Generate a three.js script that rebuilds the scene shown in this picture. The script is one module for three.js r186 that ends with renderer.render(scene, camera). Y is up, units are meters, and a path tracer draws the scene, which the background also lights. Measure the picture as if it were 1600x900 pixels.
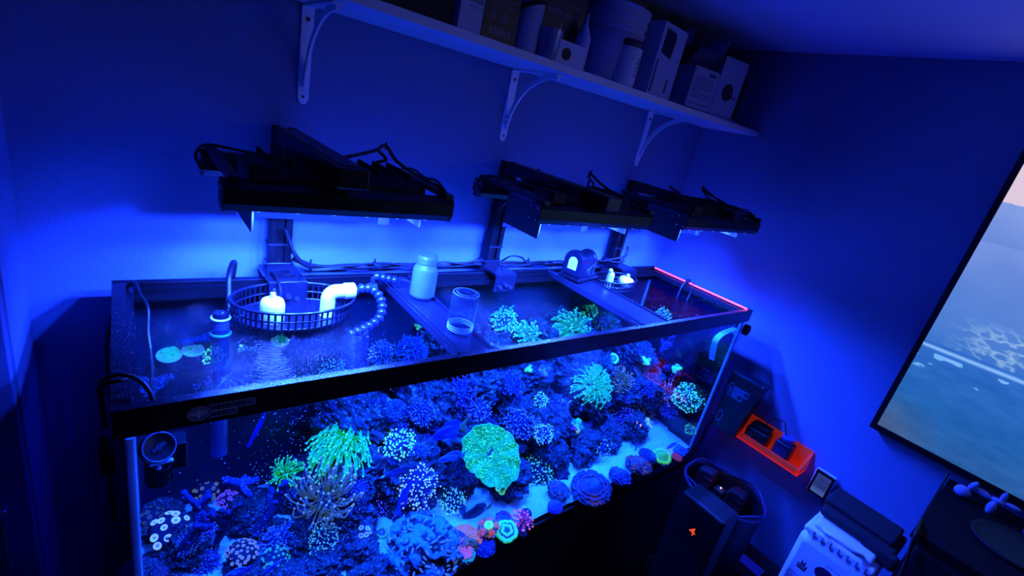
import * as THREE from 'three';
import { RoundedBoxGeometry } from 'three/addons/geometries/RoundedBoxGeometry.js';
import { mergeGeometries, mergeVertices } from 'three/addons/utils/BufferGeometryUtils.js';
import { ImprovedNoise } from 'three/addons/math/ImprovedNoise.js';
import { RectAreaLightUniformsLib } from 'three/addons/lights/RectAreaLightUniformsLib.js';

// ---------------------------------------------------------------- camera, light, exposure
const T = 1.45;                                   // height of the tank's top rim above the floor; all y below are counted from that rim
const scene = new THREE.Scene();
const ROW = [[0.780, -0.044, 0.625], [0.212, -0.920, -0.331], [0.589, 0.390, -0.708]];   // tank axes seen from the camera
const EYE = new THREE.Vector3(0.0271, 0.4752, 0.6985), F = 746.76;
const axis = (i) => new THREE.Vector3(ROW[0][i], ROW[1][i], ROW[2][i]);                    // camera right / down / forward in the room
const camR = axis(0).normalize(), camF = axis(2).normalize();
const camD = new THREE.Vector3().crossVectors(camF, camR).normalize();
camR.crossVectors(camD, camF);
const camera = new THREE.PerspectiveCamera(2 * Math.atan(450 / F) * 180 / Math.PI, 16 / 9, 0.02, 30);
camera.position.set(EYE.x, EYE.y + T, EYE.z);
camera.quaternion.setFromRotationMatrix(new THREE.Matrix4().makeBasis(camR, camD.clone().negate(), camF.clone().negate()));
scene.add(camera);
scene.background = new THREE.Color(0x000000);
const BLUE = new THREE.Color().setRGB(0.012, 0.055, 1.0);   // royal blue reef LEDs
const LED = 2.6, WASH = 3.5;                                 // candela of one LED lens in the fixture, and of one in the front bar
const SCREEN = 0.03;                                         // glow of the television
const renderer = new THREE.WebGLRenderer({ antialias: true });
renderer.toneMapping = THREE.LinearToneMapping;
renderer.toneMappingExposure = 1.0;
renderer.outputColorSpace = THREE.SRGBColorSpace;
renderer.shadowMap.enabled = true;
RectAreaLightUniformsLib.init();

// ---------------------------------------------------------------- helpers
let seed = 7;
const rnd = () => { seed = (seed + 0x6D2B79F5) | 0; let t = Math.imul(seed ^ (seed >>> 15), 1 | seed); t = (t + Math.imul(t ^ (t >>> 7), 61 | t)) ^ t; return ((t ^ (t >>> 14)) >>> 0) / 4294967296; };
const rr = (a, b) => a + (b - a) * rnd();
const noise = new ImprovedNoise();
const V = (x, y, z) => new THREE.Vector3(x, y, z);
function sight(u, v) { return camR.clone().multiplyScalar((u - 800) / F).addScaledVector(camD, (v - 450) / F).add(camF); }
function at(u, v, ax, val) { const d = sight(u, v); return EYE.clone().addScaledVector(d, (val - EYE[ax]) / d[ax]); }   // where a surveyed direction meets a real plane of the room
const depthOf = (p) => p.clone().sub(EYE).dot(camF);
const used = {};
function numbered(n) { const k = used[n] = (used[n] ?? -1) + 1; return k ? n + '_' + String(k).padStart(3, '0') : n; }
function tag(o, label, category, group, kind) { o.userData.label = label; if (category) o.userData.category = category; if (group) o.userData.group = group; if (kind) o.userData.kind = kind; return o; }
function thing(name, label, category, p = [0, 0, 0], group) {
  const o = new THREE.Group(); o.name = numbered(name); o.position.set(p.x ?? p[0], (p.y ?? p[1]) + T, p.z ?? p[2]);
  scene.add(o); return tag(o, label, category, group);
}
const mats = new Map();
function M(hex, rough = 0.6, metal = 0, extra = {}) {
  const key = hex + '|' + rough + '|' + metal + '|' + Object.entries(extra).map(([k, v]) => k + ':' + (v?.uuid ?? (v?.getHexString ? v.getHexString() : v))).join();
  if (!mats.has(key)) { const { glow, glowHex, ...e } = extra; const m = new THREE.MeshPhysicalMaterial({ color: hex, roughness: rough, metalness: metal, ...e }); if (glow) { m.emissive = new THREE.Color(glowHex ?? hex); m.emissiveIntensity = glow; } mats.set(key, m); }
  return mats.get(key);
}
function prep(g) { let q = g.index ? g.toNonIndexed() : g; for (const k of Object.keys(q.attributes)) if (!['position', 'normal', 'uv', 'color'].includes(k)) q.deleteAttribute(k); q.morphAttributes = {}; return q; }
function merge(list) {
  list = list.flat(9).map(prep); const col = list.some((g) => g.attributes.color);
  for (const g of list) { if (!g.attributes.uv) g.setAttribute('uv', new THREE.Float32BufferAttribute(new Float32Array(g.attributes.position.count * 2), 2)); if (col && !g.attributes.color) g.setAttribute('color', new THREE.Float32BufferAttribute(new Float32Array(g.attributes.position.count * 3).fill(1), 3)); }
  return list.length === 1 ? list[0] : mergeGeometries(list, false);
}
function part(parent, name, geoms, mat, label, kind) {
  const m = new THREE.Mesh(merge([geoms]), mat); m.name = name; m.castShadow = m.receiveShadow = true;
  if (label) m.userData.label = label; if (kind) m.userData.kind = kind;
  parent.add(m); return m;
}
const X4 = new THREE.Matrix4(), Q4 = new THREE.Quaternion(), E4 = new THREE.Euler();
function put(g, x = 0, y = 0, z = 0, rx = 0, ry = 0, rz = 0) { return g.applyMatrix4(X4.compose(V(x, y, z), Q4.setFromEuler(E4.set(rx, ry, rz)), V(1, 1, 1))); }
const box = (w, h, d, x, y, z, rx, ry, rz) => put(new THREE.BoxGeometry(w, h, d), x, y, z, rx, ry, rz);
const rbox = (w, h, d, r, x, y, z, rx, ry, rz) => put(new RoundedBoxGeometry(w, h, d, 2, Math.min(r, w / 2.01, h / 2.01, d / 2.01)), x, y, z, rx, ry, rz);
const span = (x0, x1, y0, y1, z0, z1, r = 0) => r ? rbox(x1 - x0, y1 - y0, z1 - z0, r, (x0 + x1) / 2, (y0 + y1) / 2, (z0 + z1) / 2) : box(x1 - x0, y1 - y0, z1 - z0, (x0 + x1) / 2, (y0 + y1) / 2, (z0 + z1) / 2);
const cyl = (r0, r1, h, x, y, z, rx, ry, rz, n = 24) => put(new THREE.CylinderGeometry(r0, r1, h, n), x, y, z, rx, ry, rz);
const ball = (r, x, y, z, n = 12) => put(new THREE.SphereGeometry(r, n, Math.max(6, n * 0.7 | 0)), x, y, z);
const ring = (R, r, x, y, z, rx, ry, rz, n = 32) => put(new THREE.TorusGeometry(R, r, 8, n), x, y, z, rx, ry, rz);
const lathe = (pts, n = 36) => new THREE.LatheGeometry(pts.map(([r, y]) => new THREE.Vector2(r, y)), n);
const tube = (pts, r, n = 40, k = 8) => new THREE.TubeGeometry(new THREE.CatmullRomCurve3(pts.map((p) => p.isVector3 ? p : V(...p))), n, r, k);
function metric(g) { const q = g.index ? g.toNonIndexed() : g, p = q.attributes.position, n = q.attributes.normal, u = new Float32Array(p.count * 2); for (let i = 0; i < p.count; i++) { const ax = Math.abs(n.getX(i)), ay = Math.abs(n.getY(i)); u[2 * i] = ax > 0.7 ? p.getZ(i) : p.getX(i); u[2 * i + 1] = ay > 0.7 ? p.getZ(i) : p.getY(i); } q.setAttribute('uv', new THREE.BufferAttribute(u, 2)); return q; }   // uv in metres
function capTube(pts, r, n, k) { const a = pts[0], b = pts[pts.length - 1]; const q = (p) => p.isVector3 ? p : V(...p); return [tube(pts, r, n, k), ball(r, ...q(a).toArray(), 8), ball(r, ...q(b).toArray(), 8)]; }
function cut(shapePts, depth, bevel = 0) { const s = new THREE.Shape(shapePts.map(([x, y]) => new THREE.Vector2(x, y))); return new THREE.ExtrudeGeometry(s, { depth, bevelEnabled: bevel > 0, bevelSize: bevel, bevelThickness: bevel, bevelSegments: 2, curveSegments: 20 }); }
function paint(g, fn) { const p = g.attributes.position, c = new Float32Array(p.count * 3), k = new THREE.Color(); for (let i = 0; i < p.count; i++) { fn(k, p.getX(i), p.getY(i), p.getZ(i), i); k.toArray(c, i * 3); } g.setAttribute('color', new THREE.BufferAttribute(c, 3)); return g; }
function displace(g, fn) { const h = mergeVertices((g.deleteAttribute('normal'), g.deleteAttribute('uv'), g)); const p = h.attributes.position, v = V(); for (let i = 0; i < p.count; i++) { v.fromBufferAttribute(p, i); fn(v); p.setXYZ(i, v.x, v.y, v.z); } h.computeVertexNormals(); return h; }
const fbm = (x, y, z, o = 4) => { let s = 0, a = 0.5; for (let i = 0; i < o; i++) { s += a * noise.noise(x, y, z); x *= 2.03; y *= 2.03; z *= 2.03; a *= 0.5; } return s; };
function canvas(w, h, draw) { const c = document.createElement('canvas'); c.width = w; c.height = h; const g = c.getContext('2d'); draw(g, w, h); const t = new THREE.CanvasTexture(c); t.anisotropy = 4; return t; }
function print(w, h, draw) { const t = canvas(w, h, draw); t.colorSpace = THREE.SRGBColorSpace; return t; }
function field(n, fn, rep) { const d = new Uint8Array(n * n * 4); for (let j = 0; j < n; j++) for (let i = 0; i < n; i++) { const v = Math.max(0, Math.min(255, fn(i / n, j / n) * 255)); d.set([v, v, v, 255], (j * n + i) * 4); } const t = new THREE.DataTexture(d, n, n); t.wrapS = t.wrapT = THREE.RepeatWrapping; t.magFilter = THREE.LinearFilter; t.minFilter = THREE.LinearMipmapLinearFilter; t.generateMipmaps = true; if (rep) t.repeat.set(...rep); t.needsUpdate = true; return t; }
const tile = (u, v, f, s) => { const a = u * 2 * Math.PI, b = v * 2 * Math.PI; return fbm(Math.cos(a) * f + s, Math.sin(a) * f + Math.cos(b) * f * 0.9, Math.sin(b) * f - s, 4); };

// shared materials
const BLACK = M(0x060608, 0.38), MATTE = M(0x08080b, 0.7), ROUGHBLACK = M(0x07070a, 0.6), WHITE = M(0xe8ecf0, 0.45), PVC = M(0xf4f6f6, 0.35), STEEL = M(0xc8ccd4, 0.35, 0.9), CABLE = M(0x0a0a0c, 0.5);

// ---------------------------------------------------------------- the setting
const ZB = -0.53, XL = -0.13, XR = 1.97, CEIL = 0.91, ZF = 4.6;
const struct = (name, geoms, mat) => { const m = part(scene, name, geoms, mat, null, 'structure'); m.position.y += T; return m; };
const grit = field(256, (u, v) => 0.5 + 0.55 * tile(u, v, 9, 3.1) + 0.3 * tile(u, v, 22, 8.7));
const wallBack = canvas(2048, 2048, (g, w, h) => {
  const im = g.createImageData(w, h);
  for (let j = 0; j < h; j++) for (let i = 0; i < w; i++) { const n = 128 + 46 * noise.noise(i * 0.11, j * 0.11, 1.5) + 40 * noise.noise(i * 0.29, j * 0.29, 5.5) + 26 * noise.noise(i * 0.02, j * 0.02, 9.5); im.data.set([n, n, n, 255], (j * w + i) * 4); }
  g.putImageData(im, 0, 0);
  const W = (u, v) => { const p = at(u, v, 'z', ZB); return [(p.x - XL) / (XR - XL) * w, (CEIL - p.y) / (CEIL + T) * h]; };
  g.lineCap = 'round';
  for (const [pts, wd, c] of [[[[116, 218], [170, 225], [230, 236], [292, 247]], 4, '#ffffff'], [[[118, 220], [172, 227], [232, 238], [292, 249]], 3, '#202020'], [[[73, 134], [96, 138]], 5, '#ffffff'], [[[690, 259], [722, 256], [762, 257]], 4, '#ffffff'], [[[692, 261], [724, 258], [762, 259]], 3, '#202020'], [[[166, 22], [178, 23]], 6, '#ffffff'], [[[252, 108], [256, 108]], 5, '#ffffff'], [[[0, 66], [20, 68]], 4, '#202020']]) {
    g.strokeStyle = c; g.lineWidth = wd; g.beginPath(); pts.forEach((p, i) => i ? g.lineTo(...W(...p)) : g.moveTo(...W(...p))); g.stroke();
  }
});
const WALLTINT = 0x66789f;                                   // wall colour, with the blue of the lamp light put into it
const gritBig = grit.clone(); gritBig.repeat.set(9, 7); gritBig.needsUpdate = true;
const wallMat = M(WALLTINT, 0.75, 0, { bumpMap: gritBig, bumpScale: 0.0012 });
struct('wall_back', span(XL, XR, -T, CEIL, ZB - 0.1, ZB), M(WALLTINT, 0.75, 0, { bumpMap: wallBack, bumpScale: 0.0016 }));
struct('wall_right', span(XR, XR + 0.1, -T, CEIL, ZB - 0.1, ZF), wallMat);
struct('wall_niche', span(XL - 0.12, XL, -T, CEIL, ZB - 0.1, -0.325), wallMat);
const XW = -1.25;                                         // the room is wider than the tank's recess
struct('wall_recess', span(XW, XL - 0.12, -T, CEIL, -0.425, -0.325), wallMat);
const darkWall = M(0x2b3040, 0.8, 0, { bumpMap: gritBig, bumpScale: 0.0012 });  // unseen walls coloured dark so that they return little bounced light
struct('wall_left', span(XW - 0.1, XW, -T, CEIL, -0.425, ZF), darkWall);
struct('wall_front', span(XW - 0.1, XR + 0.1, -T, CEIL, ZF, ZF + 0.1), darkWall);
struct('ceiling', span(XW - 0.1, XR + 0.1, CEIL, CEIL + 0.1, ZB - 0.1, ZF + 0.1), M(0xa8b8f0, 0.8, 0, { bumpMap: gritBig, bumpScale: 0.0008 }));  // ceiling colour holds the blue of the light bounced from the lamps
struct('floor', span(XW - 0.1, XR + 0.1, -T - 0.1, -T, ZB - 0.1, ZF + 0.1), M(0x20222a, 0.6, 0, { bumpMap: gritBig, bumpScale: 0.001 }));
struct('baseboard_right', span(XR - 0.014, XR, -T, -T + 0.09, ZB, ZF, 0.004), WHITE);
{ // a flush cupboard door in the wall left of the recess, with its upright pull handle
  const d = new THREE.Group(); d.name = 'door_1'; d.userData.kind = 'structure'; d.position.set(XL, T, -0.325); scene.add(d);
  part(d, 'door_leaf', span(-0.72, -0.003, -T + 0.01, 0.62, 0.001, 0.022, 0.003), M(0x5a6890, 0.5));
  const h = part(d, 'door_handle', [rbox(0.014, 0.14, 0.009, 0.004, -0.037, -0.43, 0.045), cyl(0.005, 0.005, 0.024, -0.037, -0.375, 0.032, Math.PI / 2, 0, 0, 12), cyl(0.005, 0.005, 0.024, -0.037, -0.485, 0.032, Math.PI / 2, 0, 0, 12)], STEEL);
  h.userData.label = 'brushed metal pull handle';
}

// ---------------------------------------------------------------- aquarium
const L = 1.84, D = 0.465, FH = 0.047, BOT = -0.67;
const aq = thing('aquarium', 'long glass reef aquarium with a thick black rim, on the black stand', 'aquarium', [0, 0, 0]);
{
  const speck = field(256, (u, v) => 0.45 + 0.5 * tile(u, v, 26, 2.2) + (tile(u, v, 40, 7.7) > 0.24 ? 0.5 : 0), [9, 9]);
  const salt = print(512, 512, (g, w, h) => { g.fillStyle = '#0d0d12'; g.fillRect(0, 0, w, h); for (let i = 0; i < 1500; i++) { const s = rr(1, 5); g.fillStyle = `rgba(190,200,215,${rr(0.03, 0.35)})`; g.fillRect(rnd() * w, rnd() * h, s, s * rr(0.5, 1.4)); } });
  salt.wrapS = salt.wrapT = THREE.RepeatWrapping; salt.repeat.set(5, 5);
  const rim = M(0xffffff, 0.24, 0, { map: salt, bumpMap: speck, bumpScale: 0.0004 });
  // each bar: outer face, top flange, inner lip a little lower
  part(aq, 'rim', [span(0, L, -FH, 0, -0.0155, 0, 0.002), span(0.02, L - 0.02, -0.02, -0.004, -0.022, -0.0155)].map(metric), rim, 'front rim bar');
  part(aq, 'rim', [span(0, L, -FH, 0, -D, -D + 0.018, 0.002), span(0.02, L - 0.02, -0.02, -0.006, -D + 0.018, -D + 0.036), span(0.02, L - 0.02, -0.028, -0.013, -D + 0.036, -D + 0.05)].map(metric), M(0x060608, 0.5, 0, { specularIntensity: 0.4 }));
  part(aq, 'rim', [span(0, 0.022, -FH, 0, -D + 0.018, -0.0155), span(0.022, 0.033, -0.022, -0.005, -D + 0.018, -0.0155)].map(metric), rim);
  part(aq, 'rim', [span(L - 0.022, L, -FH, 0, -D + 0.018, -0.0155), span(L - 0.05, L - 0.022, -0.026, -0.006, -D + 0.018, -0.0155)].map(metric), rim);
  for (const [x0, x1] of [[0.55, 0.645], [1.18, 1.317]])
    part(aq, 'brace', [span(x0, x1, -0.016, -0.004, -D + 0.02, -0.012, 0.002), span(x0, x0 + 0.005, -0.004, 0.003, -D + 0.02, -0.014), span(x0 + 0.013, x0 + 0.018, -0.004, 0.001, -D + 0.02, -0.014), span(x1 - 0.006, x1, -0.004, 0.001, -D + 0.02, -0.014)], M(0x191b24, 0.2));
  const glass = M(0xeaf4ff, 0, 0, { transmission: 1, thickness: 0, ior: 1.5 });
  part(aq, 'glass_pane', span(0.004, L - 0.004, BOT + 0.01, -FH + 0.02, -0.0125, -0.0025), glass);
  const dimGlass = M(0x4a5c8c, 0, 0, { transmission: 1, thickness: 0, ior: 1.5 });  // tint added to hold back light that would spill through the end glass
  part(aq, 'glass_pane', span(0.004, 0.014, BOT + 0.01, -FH + 0.02, -D + 0.012, -0.013), dimGlass, 'end glass with added tint to block light');
  part(aq, 'glass_pane', span(L - 0.014, L - 0.004, BOT + 0.01, -FH + 0.02, -D + 0.012, -0.013), dimGlass, 'end glass with added tint to block light');
  part(aq, 'back_panel', span(0.004, L - 0.004, BOT + 0.01, -FH + 0.02, -D + 0.002, -D + 0.01), M(0x141d3e, 0.5), 'dark blue painted back glass');
  const seam = M(0xb9c6dd, 0.3, 0, { transmission: 0.3, thickness: 0 });
  for (const x of [0.0175, L - 0.0175]) for (const z of [-0.016, -D + 0.014]) part(aq, 'silicone_seam', cyl(0.0065, 0.0065, -FH - BOT - 0.02, x, (BOT - FH) / 2, z, 0, 0, 0, 8), seam);
  part(aq, 'base_panel', span(0, L, BOT - 0.012, BOT + 0.01, -D, 0), BLACK);
  for (const [x0, x1, z0, z1] of [[0, L, -0.0025, 0.003], [0, L, -D - 0.003, -D + 0.002], [-0.003, 0.004, -D, 0], [L - 0.004, L + 0.003, -D, 0]]) part(aq, 'base_rim', span(x0, x1, BOT - 0.012, BOT + 0.03, z0, z1), BLACK);
  const logo = print(1024, 300, (g, w, h) => {
    g.fillStyle = '#14141a'; g.fillRect(0, 0, w, h); const c = '#d0d8f0'; g.strokeStyle = c; g.lineWidth = 9; g.fillStyle = '#5a6080';
    g.beginPath(); g.ellipse(185, 160, 150, 128, 0, 0, 7); g.fill(); g.stroke(); g.fillRect(330, 25, 660, 130); g.fillRect(330, 150, 390, 120); g.strokeRect(330, 25, 660, 130); g.strokeRect(330, 150, 390, 120); g.fillRect(320, 30, 40, 235);
    g.strokeStyle = c; g.lineWidth = 15; g.lineCap = 'round';
    for (const [x0, y0, x1, y1, x2, y2] of [[185, 250, 185, 180, 185, 80], [185, 220, 120, 190, 110, 110], [185, 220, 250, 190, 262, 110], [185, 190, 150, 150, 150, 90], [185, 190, 220, 150, 222, 90], [120, 180, 75, 170, 72, 130], [250, 180, 300, 170, 300, 130]]) { g.beginPath(); g.moveTo(x0, y0); g.quadraticCurveTo(x1, y1, x2, y2); g.stroke(); }
    g.fillStyle = '#0d0e18'; g.font = 'bold 118px sans-serif'; g.textBaseline = 'middle'; g.fillText('PRINTED', 355, 92, 610); g.fillText('REEF', 355, 212, 340);
  });
  part(aq, 'logo', put(new THREE.PlaneGeometry(0.094, 0.0275), 0.129, -0.0255, 0.0006), M(0xffffff, 0.45, 0, { map: logo }), 'round coral emblem with the words PRINTED REEF');
}
{ // water: a rippled sheet just under the rim
  const rip = field(512, (u, v) => { let s = 0.5; s += 0.30 * tile(u, v, 5, 1.3) + 0.34 * tile(u, v, 12, 4.2); return s; }, [4, 3.2]);
  const w = part(scene, 'water', put(new THREE.PlaneGeometry(L - 0.03, D - 0.026, 1, 1), L / 2, -0.05, -D / 2, -Math.PI / 2), M(0x6ed2c2, 0, 0, { transmission: 1, thickness: 0, ior: 1.36, bumpMap: rip, bumpScale: 0.007, side: THREE.DoubleSide }));
  w.position.y += T; tag(w, 'rippling water surface filling the reef tank below the rim', 'water');
}
{ // stand
  const s = thing('aquarium_stand', 'black cabinet stand carrying the reef aquarium', 'cabinet', [0, -T, 0]);
  const h = T + BOT - 0.012;
  part(s, 'carcass', [span(0, L, 0.08, h, -D, -0.02, 0.003), span(0.03, L - 0.03, 0, 0.08, -D + 0.02, -0.06)], ROUGHBLACK);
  for (let i = 0; i < 4; i++) { const x0 = 0.01 + i * 0.456; const d = part(s, 'door', span(x0, x0 + 0.45, 0.09, h - 0.03, -0.02, -0.001, 0.003), ROUGHBLACK); part(d, 'knob', [cyl(0.006, 0.006, 0.02, x0 + (i % 2 ? 0.03 : 0.42), h - 0.14, 0.008, Math.PI / 2, 0, 0, 12), ball(0.011, x0 + (i % 2 ? 0.03 : 0.42), h - 0.14, 0.02)], BLACK); }
}
{ // pink glowing line along the right rim
  const p = thing('glow_strip', 'thin pink-red glowing strip along the right rim of the tank', 'light strip', [1.806, 0.003, -0.22]);
  part(p, 'tube', capTube([[0, 0, -0.213], [0, 0, 0], [0, 0, 0.21]], 0.0034, 8, 10), M(0xff3a48, 0.4, 0, { glow: 3, glowHex: 0xff4a58 }));
  const l = new THREE.RectAreaLight(0xff4a58, 0.5, 0.42, 0.005); l.position.set(-0.005, 0, 0); l.lookAt(-1, -0.4, 0); p.add(l);
}

// ---------------------------------------------------------------- sand and rock
const inTank = [];
{
  const sandBump = field(256, (u, v) => 0.5 + 0.5 * tile(u, v, 26, 1.1) + 0.4 * tile(u, v, 50, 6.2), [22, 6]);
  const g = displace(new THREE.PlaneGeometry(L - 0.032, D - 0.03, 220, 50).rotateX(-Math.PI / 2), (v) => { v.y += 0.012 * fbm(v.x * 6, 1, v.z * 6, 3) + 0.004 * fbm(v.x * 40, 3, v.z * 40, 2) + (v.z < 0.1 ? 0.01 : 0); });
  const uv = new Float32Array(g.attributes.position.count * 2); for (let i = 0; i < uv.length / 2; i++) { uv[2 * i] = g.attributes.position.getX(i) / 1.8; uv[2 * i + 1] = g.attributes.position.getZ(i) / 0.45; } g.setAttribute('uv', new THREE.BufferAttribute(uv, 2));
  paint(g, (k, x, y, z) => { const n = fbm(x * 90, 2, z * 90, 2); k.setRGB(0.82 + n * 0.4, 0.92 + n * 0.4, 0.86 + n * 0.4); });
  const s = part(scene, 'sand_bed', g, M(0xffffff, 0.9, 0, { vertexColors: true, bumpMap: sandBump, bumpScale: 0.002 }));
  s.position.set(L / 2, -0.636 + T, -D / 2); tag(s, 'white sand bed along the foot of the tank', 'sand', null, 'stuff'); inTank.push(s);
}
const rockMat = M(0xffffff, 0.9, 0, { vertexColors: true });
const rockShapes = [];
for (let s = 0; s < 7; s++) {
  const g = displace(new THREE.SphereGeometry(1, 116, 78), (v) => {
    const n = v.clone().normalize(), o = s * 13.7;
    const big = 0.55 * fbm(n.x * 1.6 + o, n.y * 1.6, n.z * 1.6, 3), mid = 0.26 * fbm(n.x * 5 + o, n.y * 5 + 2, n.z * 5, 3), fine = 0.15 * fbm(n.x * 15 + o, n.y * 15, n.z * 15 + 4, 3) + 0.05 * noise.noise(n.x * 46 + o, n.y * 46, n.z * 46);
    const pit = Math.max(0, noise.noise(n.x * 6 + o, n.y * 6 - o, n.z * 6) - 0.25) * 0.45;
    v.copy(n).multiplyScalar(1 + big + mid + fine - pit);
  });
  paint(g, (k, x, y, z) => {
    const a = fbm(x * 3 + s, y * 3, z * 3, 3), b = fbm(x * 11, y * 11 + s, z * 11, 3), c = noise.noise(x * 34, y * 34, z * 34 + s);
    let r = 0.03 + 0.04 * a, gg = 0.03 + 0.04 * a, bl = 0.03 + 0.05 * a;
    if (b > 0.12) { r += 0.05; bl += 0.09; gg += 0.02; }          // coralline algae crusts
    if (b < -0.16) { r *= 0.45; gg *= 0.7; bl *= 0.4; }            // dark turf algae
    if (c > 0.42) { r += 0.16; gg += 0.22; bl += 0.24; }             // pale specks
    k.setRGB(Math.max(0.01, r), Math.max(0.01, gg), Math.max(0.02, bl));
  });
  rockShapes.push(merge([g]));
}
let rockCount = 0;
function rock(x, y, z, r, sx = 1, sy = 0.8, sz = 0.9) {
  const m = new THREE.Mesh(rockShapes[rockCount++ % 7], rockMat); m.name = numbered('live_rock'); m.castShadow = m.receiveShadow = true;
  m.position.set(x, y + T, z); m.scale.set(r * sx, r * sy, r * sz); m.rotation.set(rr(-0.6, 0.6), rr(0, 6), rr(-0.6, 0.6));
  scene.add(m); tag(m, 'encrusted lump of live rock piled in the reef behind the sand', 'rock', 'live rocks piled in the tank'); inTank.push(m); return m;
}
// the pile leans back from the sand to the rear glass
for (let x = 0.47; x < 1.76; x += 0.165) rock(x + rr(-0.02, 0.02), -0.60, -0.225 + rr(-0.012, 0.012) + (x > 0.95 ? 0.03 : 0), rr(0.078, 0.095), 1.1);
for (let x = 0.45; x < 1.78; x += 0.19) rock(x + rr(-0.025, 0.025), -0.50 + rr(-0.03, 0.02), -0.285 + rr(-0.015, 0.015), rr(0.095, 0.11), 1.1);
for (let x = 0.53; x < 1.76; x += 0.2) rock(x + rr(-0.03, 0.03), -0.375 + rr(-0.04, 0.03), -0.365 + rr(-0.01, 0.01), rr(0.095, 0.11), 1.15, 0.85, 0.75);
for (const [x, y, z, r] of [[0.62, -0.27, -0.405, 0.07], [0.78, -0.24, -0.4, 0.085], [0.98, -0.27, -0.4, 0.07], [1.16, -0.24, -0.4, 0.08], [1.36, -0.25, -0.4, 0.085], [1.55, -0.26, -0.4, 0.075], [0.38, -0.585, -0.36, 0.085], [0.36, -0.615, -0.22, 0.065], [0.24, -0.62, -0.34, 0.06], [0.11, -0.62, -0.31, 0.065], [0.2, -0.632, -0.2, 0.045], [0.06, -0.60, -0.40, 0.05], [0.44, -0.41, -0.41, 0.05], [0.28, -0.635, -0.11, 0.05], [0.36, -0.63, -0.13, 0.055], [0.45, -0.625, -0.14, 0.06], [0.16, -0.64, -0.09, 0.045], [0.08, -0.635, -0.13, 0.05], [0.06, -0.64, -0.2, 0.05]]) rock(x, y, z, r);

for (const [x, z, q] of [[0.05, -0.06, 0.045], [0.14, -0.05, 0.05], [0.24, -0.05, 0.055], [0.34, -0.06, 0.06], [0.44, -0.07, 0.055], [0.16, -0.15, 0.06], [0.27, -0.19, 0.06], [0.04, -0.3, 0.05], [0.15, -0.38, 0.06], [0.29, -0.29, 0.06], [0.28, -0.4, 0.06], [0.05, -0.13, 0.05], [0.38, -0.17, 0.06]]) rock(x, -0.637, z, q, 1.25, 0.45, 1);
scene.updateMatrixWorld(true);
const caster = new THREE.Raycaster();
const bounds = { zb: -D + 0.012, xr: L - 0.02, xl: 0.02, yb: -0.63 };
function reef(u, v) {                                        // where a surveyed direction meets rock, sand or tank wall
  const d = sight(u, v).normalize(), o = EYE.clone(); o.y += T; caster.set(o, d); caster.far = 4; caster.near = 0.3;
  const hit = caster.intersectObjects(inTank, false)[0];
  let best = hit ? { p: hit.point.clone().sub(V(0, T, 0)), n: hit.face.normal.clone().transformDirection(hit.object.matrixWorld), t: hit.distance } : { t: 1e9 };
  for (const [ax, val, n] of [['z', bounds.zb, V(0, 0, 1)], ['x', bounds.xr, V(-1, 0, 0)], ['x', bounds.xl, V(1, 0, 0)]]) { const t = (val - EYE[ax]) / d[ax]; if (t > 0.3 && t < best.t) best = { p: EYE.clone().addScaledVector(d, t), n, t }; }
  return best;
}

// ---------------------------------------------------------------- corals
const GLOW = 0.55;                                          // fluorescence of living tissue under the blue lamps
const flu = (hex, g = 1) => M(hex, 0.6, 0, { glow: GLOW * g, glowHex: hex });
const SKEL = M(0x1c2140, 0.85);
function hemi(n, cover = 1) { const out = []; for (let i = 0; i < n; i++) { const y = 1 - (i + 0.5) / n * cover, a = i * 2.39996 + rr(-0.25, 0.25), s = Math.sqrt(1 - y * y); out.push(V(Math.cos(a) * s, y, Math.sin(a) * s)); } return out; }
function spot(u, v, r, name, label, o = {}) {               // a coral's group, seated on whatever reef surface lies there
  let h;
  if (o.sand) { const p = at(u, v, 'y', -0.624); h = { p, n: V(0, 1, 0) }; if (o.lift) h.p.y += o.lift; } else if (o.z) h = { p: at(u, v, 'z', o.z), n: V(0, 0.5, 0.8).normalize() }; else h = reef(u, v);
  const R = r * depthOf(h.p) / F, toEye = EYE.clone().sub(h.p).normalize();
  const up = h.n.clone().multiplyScalar(0.5).add(V(0, o.sand ? 2 : 0.6, 0)).addScaledVector(toEye, o.face ?? 0.5).normalize();
  if (o.up) up.set(...o.up).normalize();
  const g = thing(name, label, o.cat ?? 'coral', h.p, o.group);
  g.position.addScaledVector(h.n, (o.out ?? 0.2) * R);
  g.quaternion.setFromUnitVectors(V(0, 1, 0), up); g.rotateY(o.turn ?? rr(0, 6));
  return [g, R];
}
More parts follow.
